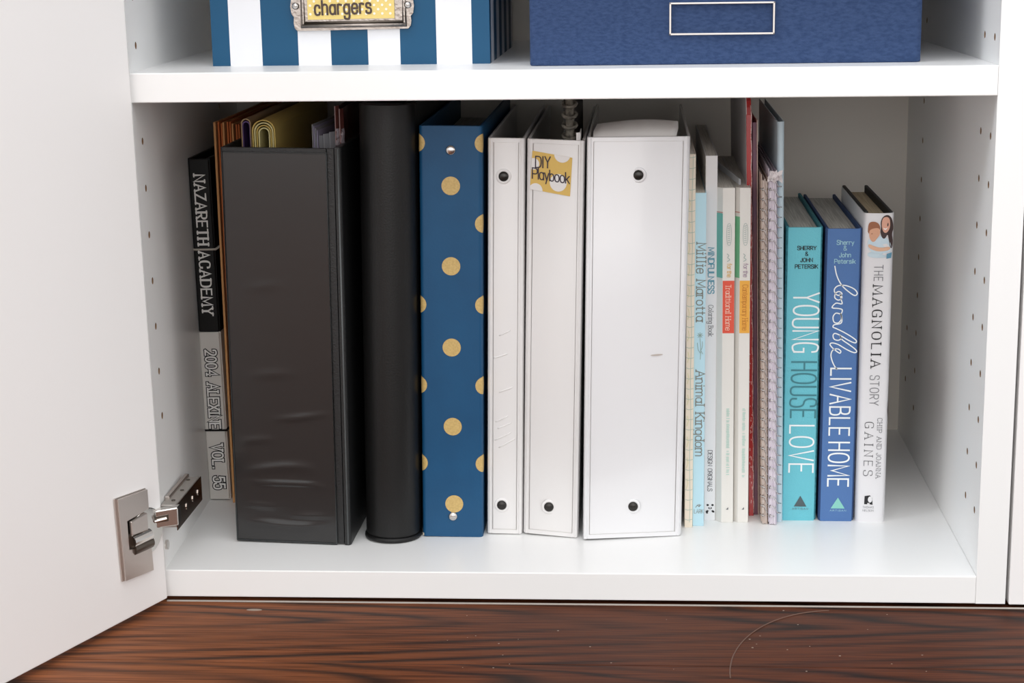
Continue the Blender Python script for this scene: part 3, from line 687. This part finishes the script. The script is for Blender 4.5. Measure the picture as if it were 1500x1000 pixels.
# ---- three white vinyl binders
w = .0268
b1 = binder('ring_binder', 'narrowest white binder, black rivets at top and bottom', (.2217, .0812), w, 0, .2920, math.atan2(.0060, .292), .275, vinyl, vinyl_edge)
welts(b1, w, 0, .2920, vinyl_edge, .0046); rivet(b1, .0117, .2650, -.0001, .0036, dkrivet, vinyl); rivet(b1, .0113, .0226, -.0001, .0036, dkrivet, vinyl)
pages(b1, .0055, .020, .045, .25, .008, .268)
bm = bmesh.new()
for (x, z, s, ln) in ((.012, .075, .5, .012), (.015, .070, .6, .012), (.013, .083, .45, .010), (.011, .088, .5, .009), (.010, .135, .35, .010), (.013, .152, .5, .008), (.014, .11, .4, .01)):
    tube_bm(bm, [(x-ln/2+ln*q/5, -.00005+.0003*abs(q-2.5)/2.5, z+s*(ln*q/5-ln/2)) for q in range(6)], .0005, 6)
link('vinyl_wrinkles', bm, vinyl, b1, True)['kind'] = 'stuff'
w, dy = .0412, -.0082
b2 = binder('ring_binder', 'middle white binder with a yellow handwritten spine label', (.2486, .0814), w, dy, .2908, math.atan2(.0070, .291), .272, vinyl, vinyl_edge, .001)
welts(b2, w, dy, .2908, vinyl_edge, .0046); k2 = dy/w
rivet(b2, .0192, .0224, k2*.0192-.0001, .0036, dkrivet, vinyl)
smb = lambda e: (lambda u, v: (u, k2*u-e, v))
LU = lambda px: .0036+(px-780)*.000472
LV = lambda py: .2826-(py-222)*.000485
quad = [(LU(778), LV(278)), (LU(838.5), LV(286)), (LU(841), LV(230)), (LU(781), LV(222))]
lab = patch('spine_label', quad, mat('mustard_label', '#E0BC66', .6), b2, smb(.0005))
for cx, cy, rr in ((826, 225.5, 12.2), (820.5, 267, 12.8), (783, 241, 8.5), (786.5, 279.5, 10.5)):
    p = clip(ell(LU(cx), LV(cy), rr*.000472, rr*.000485, 32), quad)
    if p: patch('label_dot', p, plain_white, b2, smb(.0007))
text('lettering', 'DIY', mat('violet_black_marker', '#3A2F3C', .6), b2, smb(.0009), flat=(LU(786), LU(808), LV(246)), size=.0078, wt=.42, gap=2, slant=.0)
text('lettering', 'Playbook', MATS['violet_black_marker'], b2, smb(.0009), flat=(LU(781.5), LU(837), LV(262)), size=.0074, wt=.42, gap=1.2, slope=-.10, slant=-.02)
pages(b2, .006, .034, .03, .245, .008, .262)
w, dy = .0722, .0138
b3 = binder('ring_binder', 'widest white binder, shiny spine with two black rivets', (.2930, .0669), w, dy, .2926, math.atan2(.0050, .293), .278, mat('glossy_white_vinyl', '#EAEAEC', .24, bump=(22, .10, (1, 1, 1.6)), coat=.5), vinyl_edge)
k3 = dy/w; welts(b3, w, dy, .2926, vinyl_edge, .0050)
rivet(b3, .0362, .2660, k3*.0362, .0036, dkrivet, MATS['glossy_white_vinyl']); rivet(b3, .0364, .0242, k3*.0364, .0036, dkrivet, MATS['glossy_white_vinyl'])
pages(b3, .008, .060, .04, .25, .010, .270)
patch('scuff', ell(.0515, .137, .0045, .0006, 16, .05), mat('grey_scuff', '#B9AEA6', .7), b3, lambda u, v: (u, k3*u-.0006, v))
t = thing('loose_paper', 'curled white sheet sticking out of the widest white binder', 'paper', (.302, .085, .2940))
V, Fc = [], []
for i in range(13):
    f = i/12; b_ = .003*math.sin(f*2.6); V += [(f*.058, -.010+.010*f, -.0030), (f*.060, .010+.010*f, .0012+b_*.8), (.002+f*.058, .034, .0040+b_), (f*.058, .12, -.004)]
for i in range(12):
    for k_ in range(3): a = 4*i+k_; Fc.append((a, a+4, a+5, a+1))
o = raw('curled_sheet', V, Fc, plain_white, t, True); md = o.modifiers.new('s', 'SOLIDIFY'); md.thickness = .0004
# coil notebook standing in the middle binder
t = thing('spiral_notebook', 'dark patterned notebook whose fat coil pokes out of the middle white binder', 'notebook', (.2800, .098))
B('cover', .0005, .0085, .006, .19, .003, .3235, mat('charcoal_cover', '#2E2B29', .6), t, .0006)
bm = bmesh.new(); zz = .16
tube_bm(bm, [(.0050, .003, .16), (.0050, .003, .322)], .0030, 12)
for q in range(21): tube_bm(bm, [(.0050+.0048*math.cos(a), .003+.0048*math.sin(a), .164+q*.0075+.0018*math.sin(a)) for a in [2*math.pi*z/12 for z in range(12)]], .0013, 6, True)
link('coil', bm, mat('patterned_coil', '#8C877C', .5, mottle=(260, '#4A463F', (1, 1, 1))), t, True)
t = thing('paper_tab', 'small white paper tab at the top right corner of the middle binder', 'paper', (.2905, .0775, .2885))
sheet('tab_sheet', [(0, 0), (.0022, .002), (.0020, .03)], 0, .0075, .0006, plain_white, t)

# ------------------------------------------------------------------ softcover and hardcover books
def soft(name, label, x, y, w, H, top_dx, depth, cov, spine_m=None, group=None, chamfer=0, pg=paper, cat='book'):
    t = thing(name, label, cat, (x, y), math.atan2(top_dx, H), w, group)
    pts = [(0, chamfer*1.2+.0004), (chamfer, 0), (w, 0), (w, .0010), (0, .0014+chamfer*1.2)] if chamfer else [(0, 0), (w, 0), (w, .0008), (0, .0008)]
    P('spine', pts, 0, H, spine_m or cov, t, .00025, 1)
    y0 = .0015+chamfer*1.2
    B('cover', 0, .0005, y0, depth, 0, H, cov, t); B('cover', w-.0005, w, .0011, depth, 0, H, cov, t)
    pages(t, .0006, w-.0006, y0, depth-.0004, .0003, H-.0004, pg)
    return t
cream = mat('cream_paper', '#EADFCD', .7); aqua = mat('aqua_line', '#A9BDB2', .7)
t = soft('notebook', 'slim cream paperback with an aqua grid pattern down its spine', .3680, .1010, .0058, .2778, .0007, .20, cream, cat='notebook')
Vq, Fq = [], []
for i in range(36):
    z = .006+i*.0077; ribbon(Vq, Fq, [(.0002, z+.0006), (.002, z-.0002), (.004, z), (.0056, z+.0005)], False, .00018, sm, False)
ribbon(Vq, Fq, [(.0036+.0003*math.sin(i*.9), .004+i*.0091) for i in range(31)], False, .00016, sm, False)
setp(raw('printed_grid', Vq, Fq, aqua, t), kind='stuff')
Vq, Fq = [], []
for i in range(14): ribbon(Vq, Fq, [(.0010, .03+i*.016), (.0022, .034+i*.016), (.0014, .038+i*.016)], False, .00014, sm, False)
setp(raw('printed_marks', Vq, Fq, mat('yellow_green_print', '#CFCF96', .7), t), kind='stuff')

sky = mat('sky_blue_cover', '#BBDFEC', .5); taupe = mat('taupe_ink', '#7F7F76', .6)
t = soft('book', 'light blue colouring book with grey lettering beside the grid notebook', .3740, .1046, .0083, .2497, .0000, .245, sky)
text('lettering', 'Millie Marotta', taupe, t, sm, down=(.0017, .2133, .1562), size=.0066, wt=.42, serif=True, gap=1.6, space=5)
text('lettering', 'Animal Kingdom', taupe, t, sm, down=(.0017, .1190, .0545), size=.0064, wt=.42, serif=True, gap=1.6, space=5)
Vq, Fq = [], []
for a in range(8): ribbon(Vq, Fq, [(.0045, .1455), (.0045+.0022*math.cos(a*.785), .1455+.0022*math.sin(a*.785))], False, .00022, sm, False)
for p in ([(.0045, .143), (.0052, .136), (.0048, .1275)], [(.0050, .134), (.0065, .137), (.0062, .141)], [(.0050, .132), (.0030, .135), (.0026, .140)], [(.005, .1345), (.0066, .1315)]): ribbon(Vq, Fq, chaikin(p, False), False, .0002, sm, False)
setp(raw('flower_drawing', Vq, Fq, mat('sketch_ink', '#8FA8A2', .6), t))
text('lettering', 'LARK', taupe, t, sm, flat=(.0012, .0078, .0100), size=.0030, wt=.35)
Vq, Fq = [], []
for p in ([(.0022, .0145), (.0034, .0162), (.0048, .0150), (.0062, .0166)], [(.0034, .0162), (.0050, .0168), (.0048, .0150)]): ribbon(Vq, Fq, p, False, .0002, sm, False)
raw('bird_emblem', Vq, Fq, taupe, t)

wcov = mat('white_cover', '#E4E3E4', .45); turq = mat('turquoise_ink', '#4E93A8', .6)
t = soft('book', 'tall white colouring book with turquoise title', .3829, .1178, .0085, .2747, -.0008, .235, wcov)
text('lettering', 'MINDFULNESS', turq, t, sm, down=(.0022, .2078, .1740), size=.0042, wt=.62, gap=1.6)
text('lettering', 'Coloring Book', inkgrey, t, sm, down=(.0026, .1652, .1422), size=.0034, wt=.4, serif=True, gap=1.5, space=4)
text('lettering', 'DESIGN ORIGINALS', inkgrey, t, sm, down=(.0028, .0548, .0232), size=.0032, wt=.5, gap=1.5, space=5)
for cx, cz, rx, rz, ro in ((.0028, .0122, .0009, .0008, 0), (.0064, .0122, .0009, .0008, 0), (.0038, .0098, .0005, .0007, .5), (.0054, .0098, .0005, .0007, -.5), (.0046, .0088, .0003, .0002, 0), (.0024, .0072, .0012, .0008, .6), (.0068, .0072, .0012, .0008, -.6), (.0024, .0060, .0008, .0005, 0)):
    patch('panda_emblem', ell(cx, cz, rx, rz, 14, ro), ink, t, sm)
patch('printed_art', ell(.0002, .25, .0002, .0002, 8), inkgrey, t, sm)
# small drawing on the visible side cover
Vq, Fq = [], []
for p in ([(.004, .256), (.010, .262), (.016, .257), (.010, .252), (.004, .256)], [(.006, .262), (.012, .267), (.018, .262)], [(.008, .252), (.014, .249), (.018, .254)]):
    ribbon(Vq, Fq, chaikin(p, False), False, .0006, lambda u, v: (-.0003, u, v), False)
raw('cover_drawing', Vq, Fq, inkgrey, t)

offw = mat('offwhite_cover', '#E3E0DA', .45); tealc = mat('sea_green_cover', '#6FB3A8', .5); grn = mat('leaf_green_cover', '#74B68C', .5)
redb = mat('tomato_block', '#E0553F', .5); org = mat('amber_block', '#EDAE45', .5); mint = mat('mint_ink', '#A5CFC2', .6)
def style_book(label, x, y, w, top_dx, side_m, block_m, word, tcol, forcol, z0s):
    ch = .0042 if side_m is tealc else .0030
    t = soft('book', label, x, y, w, .2520, top_dx, .205, offw, chamfer=ch)
    k_ = 1.2
    smc = lambda e: (lambda u, v: (u-e*.77, (ch*k_+.0004)*(1-u/ch)-e*.64, v) if u < ch else (u, -e, v))
    s = smc(.0002)
    P('cover_band', [(-.0003, ch*k_+.0002), (ch-.0003, -.0002), (ch+.0001, .0001), (.0001, ch*k_+.0006)], .1862, .2335 if side_m is tealc else .231, side_m, t)
    P('cover_band', [(-.0003, ch*k_+.0002), (ch-.0003, -.0002), (ch+.0001, .0001), (.0001, ch*k_+.0006)], .2338, .2346, mat('fine_red_rule', '#C79A92', .6), t)
    patch('title_block', [(ch+.0002, .1452), (w-.0002, .1452), (w-.0002, .1842), (ch+.0002, .1842)], block_m, t, s)
    s2 = smc(.0004)
    text('lettering', word, tcol, t, s2, down=(ch+.0024, .1812, .1475), size=.0038, wt=.42, serif=True, gap=1.4, space=4)
    cu = (ch+w)/2+.0002
    text('lettering', 'for the', forcol, t, s2, down=(cu-.0012, .1968, .1870), size=.0032, wt=.5, gap=1.4, space=2)
    Vq, Fq = [], []
    ribbon(Vq, Fq, chaikin([(cu-.0017, .2262), (cu+.0017, .2262), (cu+.0017, .2102), (cu-.0017, .2102)], True, 2), True, .00014, s2)
    ribbon(Vq, Fq, chaikin([(cu-.0013, .2040), (cu+.0003, .2028), (cu-.0014, .2012), (cu+.0012, .1998), (cu-.0012, .1985)], False), False, .00022, s2)
    for i in range(9): ribbon(Vq, Fq, [(cu-.0007, .2242-i*.0015), (cu+.0007, .2245-i*.0015)], False, .0002, s2)
    setp(raw('spine_ornament', Vq, Fq, mat('faded_ornament', '#9DB0AC', .6), t))
    Vq, Fq = [], []; z = .0880
    while z > .0350:
        if random.random() > .15: ribbon(Vq, Fq, [(cu-.0008-random.random()*.0004, z), (cu+.0004+random.random()*.0008, z)], False, .0002, s2)
        z -= .0009
    setp(raw('small_print', Vq, Fq, mint, t), kind='stuff')
    patch('publisher_mark', [(cu-.0012, .0102), (cu+.0006, .0102), (cu+.0006, .0122)], inkgrey, t, s2)
    return t
style_book('cream paperback with a tomato red title block and sea green cover edge', .3915, .1131, .0130, -.0013, tealc, redb, 'Traditional Home', mat('pale_print', '#F2C9B6', .6), mat('tan_ink', '#D9B26A', .6), 0)
cbk = style_book('cream paperback with an amber title block and leaf green cover edge', .4049, .1134, .0108, -.0012, grn, org, 'Contemporary Home', mat('ochre_print', '#C97F2B', .6), mat('mauve_ink', '#A58EA0', .6), 0)
t = thing('loose_booklet', 'thin translucent booklet curling above the cream paperbacks', 'booklet', (.4060, .119, .2535))
o = sheet('booklet_sheet', [(.0002, 0), (-.0012, .012), (-.0040, .040), (-.0085, .080), (-.0118, .112)], 0, .0045, .0004, mat('translucent_sheet', '#B9BCC0', .3), t)
sheet('booklet_sheet', [(.0010, 0), (-.0002, .012), (-.0030, .040), (-.0075, .080), (-.0108, .112)], 0, .0040, .0004, MATS['translucent_sheet'], t)

# ---- red folder, plum folder
redg = mat('glossy_red', '#B3201F', .25, coat=.5); greyc = mat('grey_white_cover', '#D9D3D3', .6)
t = thing('pocket_folder', 'tall glossy red folder with glittery edge and grey side', 'folder', (.4172, .130), math.atan2(-.0062, .315), .0034)
Hh = .315
bm = bmesh.new(); zsn = [0, .302, .308, .3125, .3150]; off = [0, 0, .001, .003, .007]
vp = [(0, z, o_) for z, o_ in zip(zsn, off)]
for X0, X1, m_, nm in ((0, .0005, greyc, 'left_cover'), (.0005, .0037, redg, 'inner_pocket')):
    V, Fc = [], []; 
    outl_ = [(o_, z) for z, o_ in zip(zsn, off)]+[(.225, Hh), (.225, 0)]
    n = len(outl_)
    V = [(X0, y_, z_) for y_, z_ in outl_]+[(X1, y_, z_) for y_, z_ in outl_]
    Fc = [tuple(range(n)), tuple(range(n, 2*n))[::-1]]+[(i, n+i, n+(i+1) % n, (i+1) % n) for i in range(n)]
    raw(nm, V, Fc, m_, t)
bm.free()
B('folded_edge', .0001, .0036, -.0004, .0006, .0, .303, redg, t, .0003, 1)
tube('glitter_edge', [(.0036+.00025*math.sin(i*2.1), -.0003, .002+i*.0075) for i in range(42)], .00042, mat('red_glitter', '#C9837F', .3, metal=.4, mottle=(900, '#F1DAD6', (1, 1, 1))), t, 5)
Vq, Fq = [], []
for i in range(60):
    z = random.uniform(.01, .23); x = random.uniform(.0006, .0036); ribbon(Vq, Fq, [(x, z), (x+random.uniform(-.0003, .0003), z+random.uniform(.0006, .003))], False, .00022, flat_map(-.0004, .0003), False)
setp(raw('glitter_flakes', Vq, Fq, mat('pale_glitter', '#E7B7B3', .3, metal=.3), t), kind='stuff')
plum = mat('plum_card', '#7D4F58', .45, mottle=(12, '#6B4762', (1, 1, 3)))
t = thing('pocket_folder', 'plum coloured folder with a pale right edge next to the red one', 'folder', (.4212, .1325), math.atan2(-.0052, .297), .0040)
B('left_cover', 0, .0006, .001, .22, 0, .297, plum, t); B('front_fold', 0, .0030, 0, .0010, 0, .297, plum, t, .0003, 1)
B('right_cover', .0031, .0037, -.0010, .22, 0, .2985, mat('pale_edge', '#D5B9AE', .5), t)
pages(t, .0008, .0029, .002, .218, .001, .294)

# ---- two wire bound notebooks
wire = mat('bare_wire', '#C9C5C4', .25, metal=.9)
def coilbook(label, x, y, w, H, dx, cov, pgm, pitch, coilx, over, seed, cover_right=None):
    rnd = random.Random(seed)
    t = thing('spiral_notebook', label, 'notebook', (x, y), math.atan2(dx, H), w, None)
    B('cover', 0, .0006, .0006, .20, .002, H, cov, t, .0002, 1); B('cover', w-.0006, w, .0006, .20, 0, H-.002, cover_right or cov, t, .0002, 1)
    # page edges, slightly uneven
    n = 4
    for i in range(n):
        a = .0007+(w-.0014)*i/n; b_ = .0007+(w-.0014)*(i+1)/n-.0001
        B('page_block', a, b_, rnd.uniform(-.0006, .0006), .195, .0005, H-.003-rnd.uniform(0, .002), pgm, t, .0002, 1)
    pts = []; z = .007
    while z < H-.006:
        for q in range(12):
            a = 2*math.pi*q/12; rx = w/2+.0006; ry = .0042
            pts.append((w/2+over/2+(rx+over/2)*math.sin(a+math.pi), -.0002+1.0*.0012-ry*math.cos(a)*.62+.0004, z+pitch*q/12*.35))
        z += pitch
    bm = bmesh.new(); tube_bm(bm, pts, .00042, 5); link('wire_coil', bm, wire, t, True)
    # punched holes along the left cover show as dark ticks
    Vq, Fq = [], []; z = .006
    while z < H-.01:
        ribbon(Vq, Fq, [(.0009, z), (.0011, z+.0022), (.0018, z+.0026)], False, .00018, flat_map(-.0006, .0002), False); z += pitch
    setp(raw('punched_holes', Vq, Fq, mat('hole_shadow', '#4A3E3C', .9), t), kind='stuff')
    return t
coilbook('beige wire bound notebook next to the plum folder', .4253, .1095, .0048, .2620, -.0040, mat('beige_cover', '#C7B4A6', .6), mat('beige_pages', '#DCCFC7', .8, mottle=(40, '#C0AEA4', (40, 1, 3))), .0074, 0, .0004, 3)
coilbook('lilac page wire bound notebook in front of the pale blue folder', .4305, .1080, .0062, .2665, -.0042, mat('lilac_cover', '#CFC6D3', .6), mat('lilac_pages', '#E6DFE6', .8, mottle=(40, '#CFC5D2', (40, 1, 3))), .0074, 0, .0026, 5)
t = thing('torn_paper', 'torn paper scraps on top of the lilac notebook coil', 'paper', (.4262, .1060, .2640))
bm = bmesh.new(); rows = []
for zi in range(5): rows.append([bm.verts.new((q*.0014+random.uniform(-.0006, .0006), random.uniform(-.0016, .0016)+.0012*(q % 2), -.007+zi*.0019+random.uniform(-.0012, .0012))) for q in range(8)])
for a in range(4):
    for b_ in range(7): bm.faces.new((rows[a][b_], rows[a][b_+1], rows[a+1][b_+1], rows[a+1][b_]))
link('crumpled_scraps', bm, mat('scrap_paper', '#E2DBDC', .7), t)

# ---- pale blue folder with a rounded hollow top
pb = mat('pale_blue_cover', '#C0D3DC', .45)
t = thing('document_folder', 'pale blue grey folder with rounded spine and open hollow top', 'folder', (.4366, .1146), math.atan2(-.0040, .299), .0054)
w = .0050
o_ = [(0, .20), (0, .0030)]+[(w/2-w/2*math.cos(a), .0030-.0028*math.sin(a)) for a in [math.pi*i/8 for i in range(1, 8)]]+[(w, .0030), (w, .20)]
i_ = [(max(.0006, min(w-.0006, x)) if y_ > .003 else w/2+(x-w/2)*.76, y_ if y_ > .0031 else .0030-(.0030-y_)*.76) for x, y_ in o_[::-1]]
P('folded_cover', o_+i_, 0, .2990, pb, t)
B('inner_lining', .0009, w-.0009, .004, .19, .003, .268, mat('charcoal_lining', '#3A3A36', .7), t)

# ---- hardcovers
def hard(label, x, y, w, H, top_dx, depth, cov, board_m):
    t = thing('book', label, 'book', (x, y), math.atan2(top_dx, H), w)
    bm = bmesh.new(); prism_bm(bm, [(.0014, .0004), (.0024, 0), (w-.0024, 0), (w-.0014, .0004), (w-.0014, .0022), (.0014, .0022)], .0, H)
    auto(link('spine', bm, cov, t), 30)
    B('cover', 0, .0024, .0022, depth, 0, H+.0006, board_m, t, .0005, 1); B('cover', w-.0024, w, .0022, depth, 0, H+.0006, board_m, t, .0005, 1)
    B('hinge_groove', .0006, .0016, .0010, .0030, 0, H, board_m, t, .0003, 1)
    pages(t, .0026, w-.0026, .0024, depth-.003, .002, H-.0022, mat('greyish_page_edges', '#D9D6CE', .85, mottle=(40, '#A9A69E', (70, .6, .6))))
    return t
tealcl = mat('teal_bookcloth', '#69C0CE', .6, bump=(900, .25, (1, 1, 1))); tealdk = mat('teal_board_edge', '#3E8E9B', .7, mottle=(400, '#2B6F7A', (1, 1, 1)))
t = hard('turquoise hardback with white and grey capitals on the spine', .4402, .1191, .0264, .2221, .0006, .182, tealcl, tealdk)
WT = mat('white_print', '#EFF4F5', .5); GT = mat('slate_print', '#3F7E88', .5)
text('lettering', 'YOUNG', WT, t, sm, down=(.0064, .1738, .1296), size=.0182, wt=.28, gap=2.2)
text('lettering', 'HOUSE', GT, t, sm, down=(.0060, .1222, .0800), size=.0180, wt=.28, gap=2.2)
text('lettering', 'LOVE', WT, t, sm, down=(.0057, .0738, .0378), size=.0176, wt=.28, gap=2.2)
for s, z, sz in (('SHERRY', .2058, .0031), ('&', .2016, .0030), ('JOHN', .1970, .0031), ('PETERSIK', .1922, .0031)): text('lettering', s, ink, t, sm, flat=(.0150, None, z), size=sz*.86, wt=.75, gap=1.9)
patch('publisher_mark', [(.0098, .0110), (.0192, .0110), (.0145, .0194)], mat('grey_triangle', '#4C5A5E', .5), t, sm)
text('lettering', 'ARTISAN', inkgrey, t, sm, flat=(.0086, .0204, .0086), size=.0012, wt=.6, gap=3)
navcl = mat('denim_bookcloth', '#4C73AB', .6, bump=(900, .2, (1, 1, 1))); navdk = mat('denim_board_edge', '#2C4672', .7)
t = hard('denim blue hardback with white script title on the spine', .4683, .1180, .0262, .2212, .0008, .182, navcl, navdk)
LB = mat('pale_aqua_print', '#9FCBD6', .5)
for s, z in (('Sherry', .2098), ('&', .2056), ('John', .2006), ('Petersik', .1960)): text('lettering', s, LB, t, sm, flat=(.0142, None, z), size=.0030, wt=.62, gap=1.7)
S = [(388, 38), (400, 95), (428, 150), (470, 190), (505, 212), (520, 198), (500, 172), (450, 152), (405, 155), (385, 178),
     (395, 205), (420, 212), (430, 200), (412, 188), (392, 200), (388, 225), (410, 240), (430, 225), (420, 205), (425, 235), (430, 262), (395, 258), (372, 285), (410, 290), (432, 298),
     (424, 322), (395, 318), (378, 340), (384, 372), (410, 376), (428, 350), (422, 322), (430, 345), (425, 378), (385, 388), (378, 402),
     (395, 410), (440, 432), (490, 462), (516, 484), (508, 497), (470, 482), (420, 452), (390, 440), (378, 452), (384, 474), (408, 482), (426, 470), (420, 456), (432, 478),
     (470, 505), (508, 534), (518, 550), (502, 556), (460, 538), (410, 508), (374, 498), (360, 506), (372, 525), (395, 545), (418, 560), (424, 548), (410, 535), (388, 535), (372, 548), (366, 575), (374, 610), (388, 640), (402, 658)]
def cr(P_, n=4):
    o = []
    for i in range(len(P_)-1):
        p0, p1, p2, p3 = P_[max(i-1, 0)], P_[i], P_[i+1], P_[min(i+2, len(P_)-1)]
        for k_ in range(n):
            s = k_/n; o.append(tuple(.5*((2*b)+(c-a)*s+(2*a-5*b+4*c-d)*s*s+(-a+3*b-3*c+d)*s**3) for a, b, c, d in zip(p0, p1, p2, p3)))
    return o+[P_[-1]]
def s2l(p):
    px, py = 1130+p[0]/4.165, 380+p[1]/4.165
    z = .1985-(py-380)*.000516+.0000*(py); return ((px-(1209.5-(py-380)*.0257))*.000511, z)
V, Fc = [], []; ribbon(V, Fc, [s2l(p) for p in cr(S)], False, .00042, sm)
raw('script_lettering', V, Fc, WT, t)
text('lettering', 'LIVABLE', WT, t, sm, down=(.0064, .1176, .0668), size=.0146, wt=.33, gap=2.2)
text('lettering', 'HOME', WT, t, sm, down=(.0064, .0612, .0275), size=.0150, wt=.33, gap=2.2)
patch('publisher_mark', [(.0090, .0100), (.0194, .0100), (.0142, .0185)], mat('mint_triangle', '#86CBBE', .5), t, sm)
text('lettering', 'ARTISAN', LB, t, sm, flat=(.0084, .0204, .0078), size=.0012, wt=.6, gap=3)

# ---- white jacketed hardback, far right
w, H = .0218, .2328
jk = mat('jacket_white', '#E3E2E4', .35, coat=.2)
t = thing('book', 'white jacketed hardback with a printed couple, last book on the right', 'book', (.4958, .1156), 0.0, w)
n = 10; bul = .0022
front = [(w/2-(w/2-.0012)*math.cos(math.pi*i/n), bul*(1-math.sin(math.pi*i/n))) for i in range(n+1)]
outer = [(0, .146), (0, .0042)]+front+[(w, .0042), (w, .146)]
inner = [(w-.0006, .146), (w-.0006, .0044)]+[(w/2+(x-w/2)*.93, y_+.0006) for x, y_ in front[::-1]]+[(.0006, .0044), (.0006, .146)]
auto(P('dust_jacket', outer+inner, 0, H, jk, t), 40)
bk = mat('black_boards', '#151514', .6)
B('cover', .0008, .0034, .0036, .149, .0006, H+.0010, bk, t, .0006); B('cover', w-.0034, w-.0008, .0036, .149, .0006, H+.0010, bk, t, .0006)
B('inner_spine', .0034, w-.0034, .0036, .0056, .0008, H-.002, bk, t)
pages(t, .0036, w-.0036, .0060, .146, .003, H-.0042, cream_pg)
def smj(u, v, e=.0003):
    a = (w/2-u)/(w/2-.0012); a = max(-1, min(1, a)); return (u, bul*(1-math.sqrt(1-a*a))-e, v)
smj_ = lambda e: (lambda u, v: smj(u, v, e))
text('lettering', 'THE', inkgrey, t, smj_(.0003), down=(.0084, .1950, .1836), size=.0062, wt=.32, gap=3)
text('lettering', 'MAGNOLIA', ink, t, smj_(.0003), down=(.0080, .1798, .1192), size=.0068, wt=.62, serif=True, contrast=.5, gap=4)
text('lettering', 'STORY', inkgrey, t, smj_(.0003), down=(.0078, .1128, .0905), size=.0064, wt=.30, gap=2.8)
text('lettering', 'CHIP AND JOANNA', inkgrey, t, smj_(.0003), down=(.0140, .0805, .0345), size=.0034, wt=.38, gap=2.6, serif=True, space=5)
text('lettering', 'GAINES', mat('charcoal_ink', '#3B3B40', .6), t, smj_(.0003), down=(.0050, .0775, .0365), size=.0062, wt=.36, serif=True, contrast=.6, gap=5)
MU = lambda cx: ((1260+cx/11.11)-1264.6)*.000505+.0004
MV = lambda cy: .2328-((300+cy/11.11)-309)*.000497
def pic(name, pts, col, e): 
    p2 = [(MU(x), MV(y)) for x, y in pts]
    n_ = len(p2); cx = sum(p[0] for p in p2)/n_; cz = sum(p[1] for p in p2)/n_
    f = smj_(e); V = [f(cx, cz)]+[f(*p) for p in p2]; raw(name, V, [(0, 1+i, 1+(i+1) % n_) for i in range(n_)], mat('print_'+col[1:], col, .5), t)
def cc(p): return chaikin(p, True, 2)
pic('printed_portrait', cc([(110, 720), (500, 700), (500, 820), (120, 830)]), '#C3D6DF', .0003)
pic('printed_portrait', cc([(115, 480), (200, 620), (250, 500), (330, 460), (470, 540), (500, 760), (110, 740)]), '#C9DCE6', .0004)
pic('printed_portrait', cc([(300, 250), (335, 150), (420, 118), (490, 190), (520, 350), (490, 430), (515, 560), (500, 690), (455, 640), (470, 540), (420, 430), (380, 520), (330, 500), (300, 400), (315, 330)]), '#3B2826', .00045)
pic('printed_portrait', cc([(318, 250), (345, 160), (440, 160), (462, 290), (440, 380), (385, 430), (335, 380)]), '#DDA68F', .0005)
pic('printed_portrait', cc([(110, 300), (140, 235), (240, 235), (300, 300), (300, 400), (110, 460)]), '#9B6243', .00055)
pic('printed_portrait', cc([(125, 400), (160, 350), (290, 330), (305, 430), (260, 500), (200, 580), (140, 520)]), '#D7A283', .0006)
pic('printed_portrait', cc([(120, 590), (230, 640), (330, 660), (470, 640), (470, 700), (320, 720), (230, 710), (120, 660)]), '#DDB092', .00065)
pic('printed_portrait', [(415, 760), (500, 740), (490, 830), (412, 840)], '#5F95AE', .00068)
pic('printed_portrait', cc([(335, 325), (380, 350), (425, 325), (380, 385)]), '#F2E8E4', .0007)
patch('publisher_mark', [(.0060, .0142), (.0082, .0142), (.0082, .0152), (.0100, .0152), (.0100, .0142), (.0122, .0138), (.0118, .0190), (.0100, .0212), (.0062, .0205)], ink, t, smj_(.0003))
patch('publisher_mark', ell(.0102, .0180, .0016, .0024, 14), jk, t, smj_(.0005))
text('lettering', 'THOMAS', inkgrey, t, smj_(.0003), flat=(.0050, .0130, .0112), size=.0014, wt=.45, gap=2)
text('lettering', 'NELSON', inkgrey, t, smj_(.0003), flat=(.0050, .0130, .0086), size=.0014, wt=.45, gap=2)
# photo print wrapping the far cover of the jacket
raw('printed_cover', [(w+.0002, .012, .055), (w+.0002, .13, .055), (w+.0002, .13, .110), (w+.0002, .006, .110), (w+.0002, .003, .085)], [(0, 1, 2, 3, 4)], mat('brown_cover_photo', '#7C5546', .5, mottle=(120, '#4A332C', (1, 1, 1))), t)
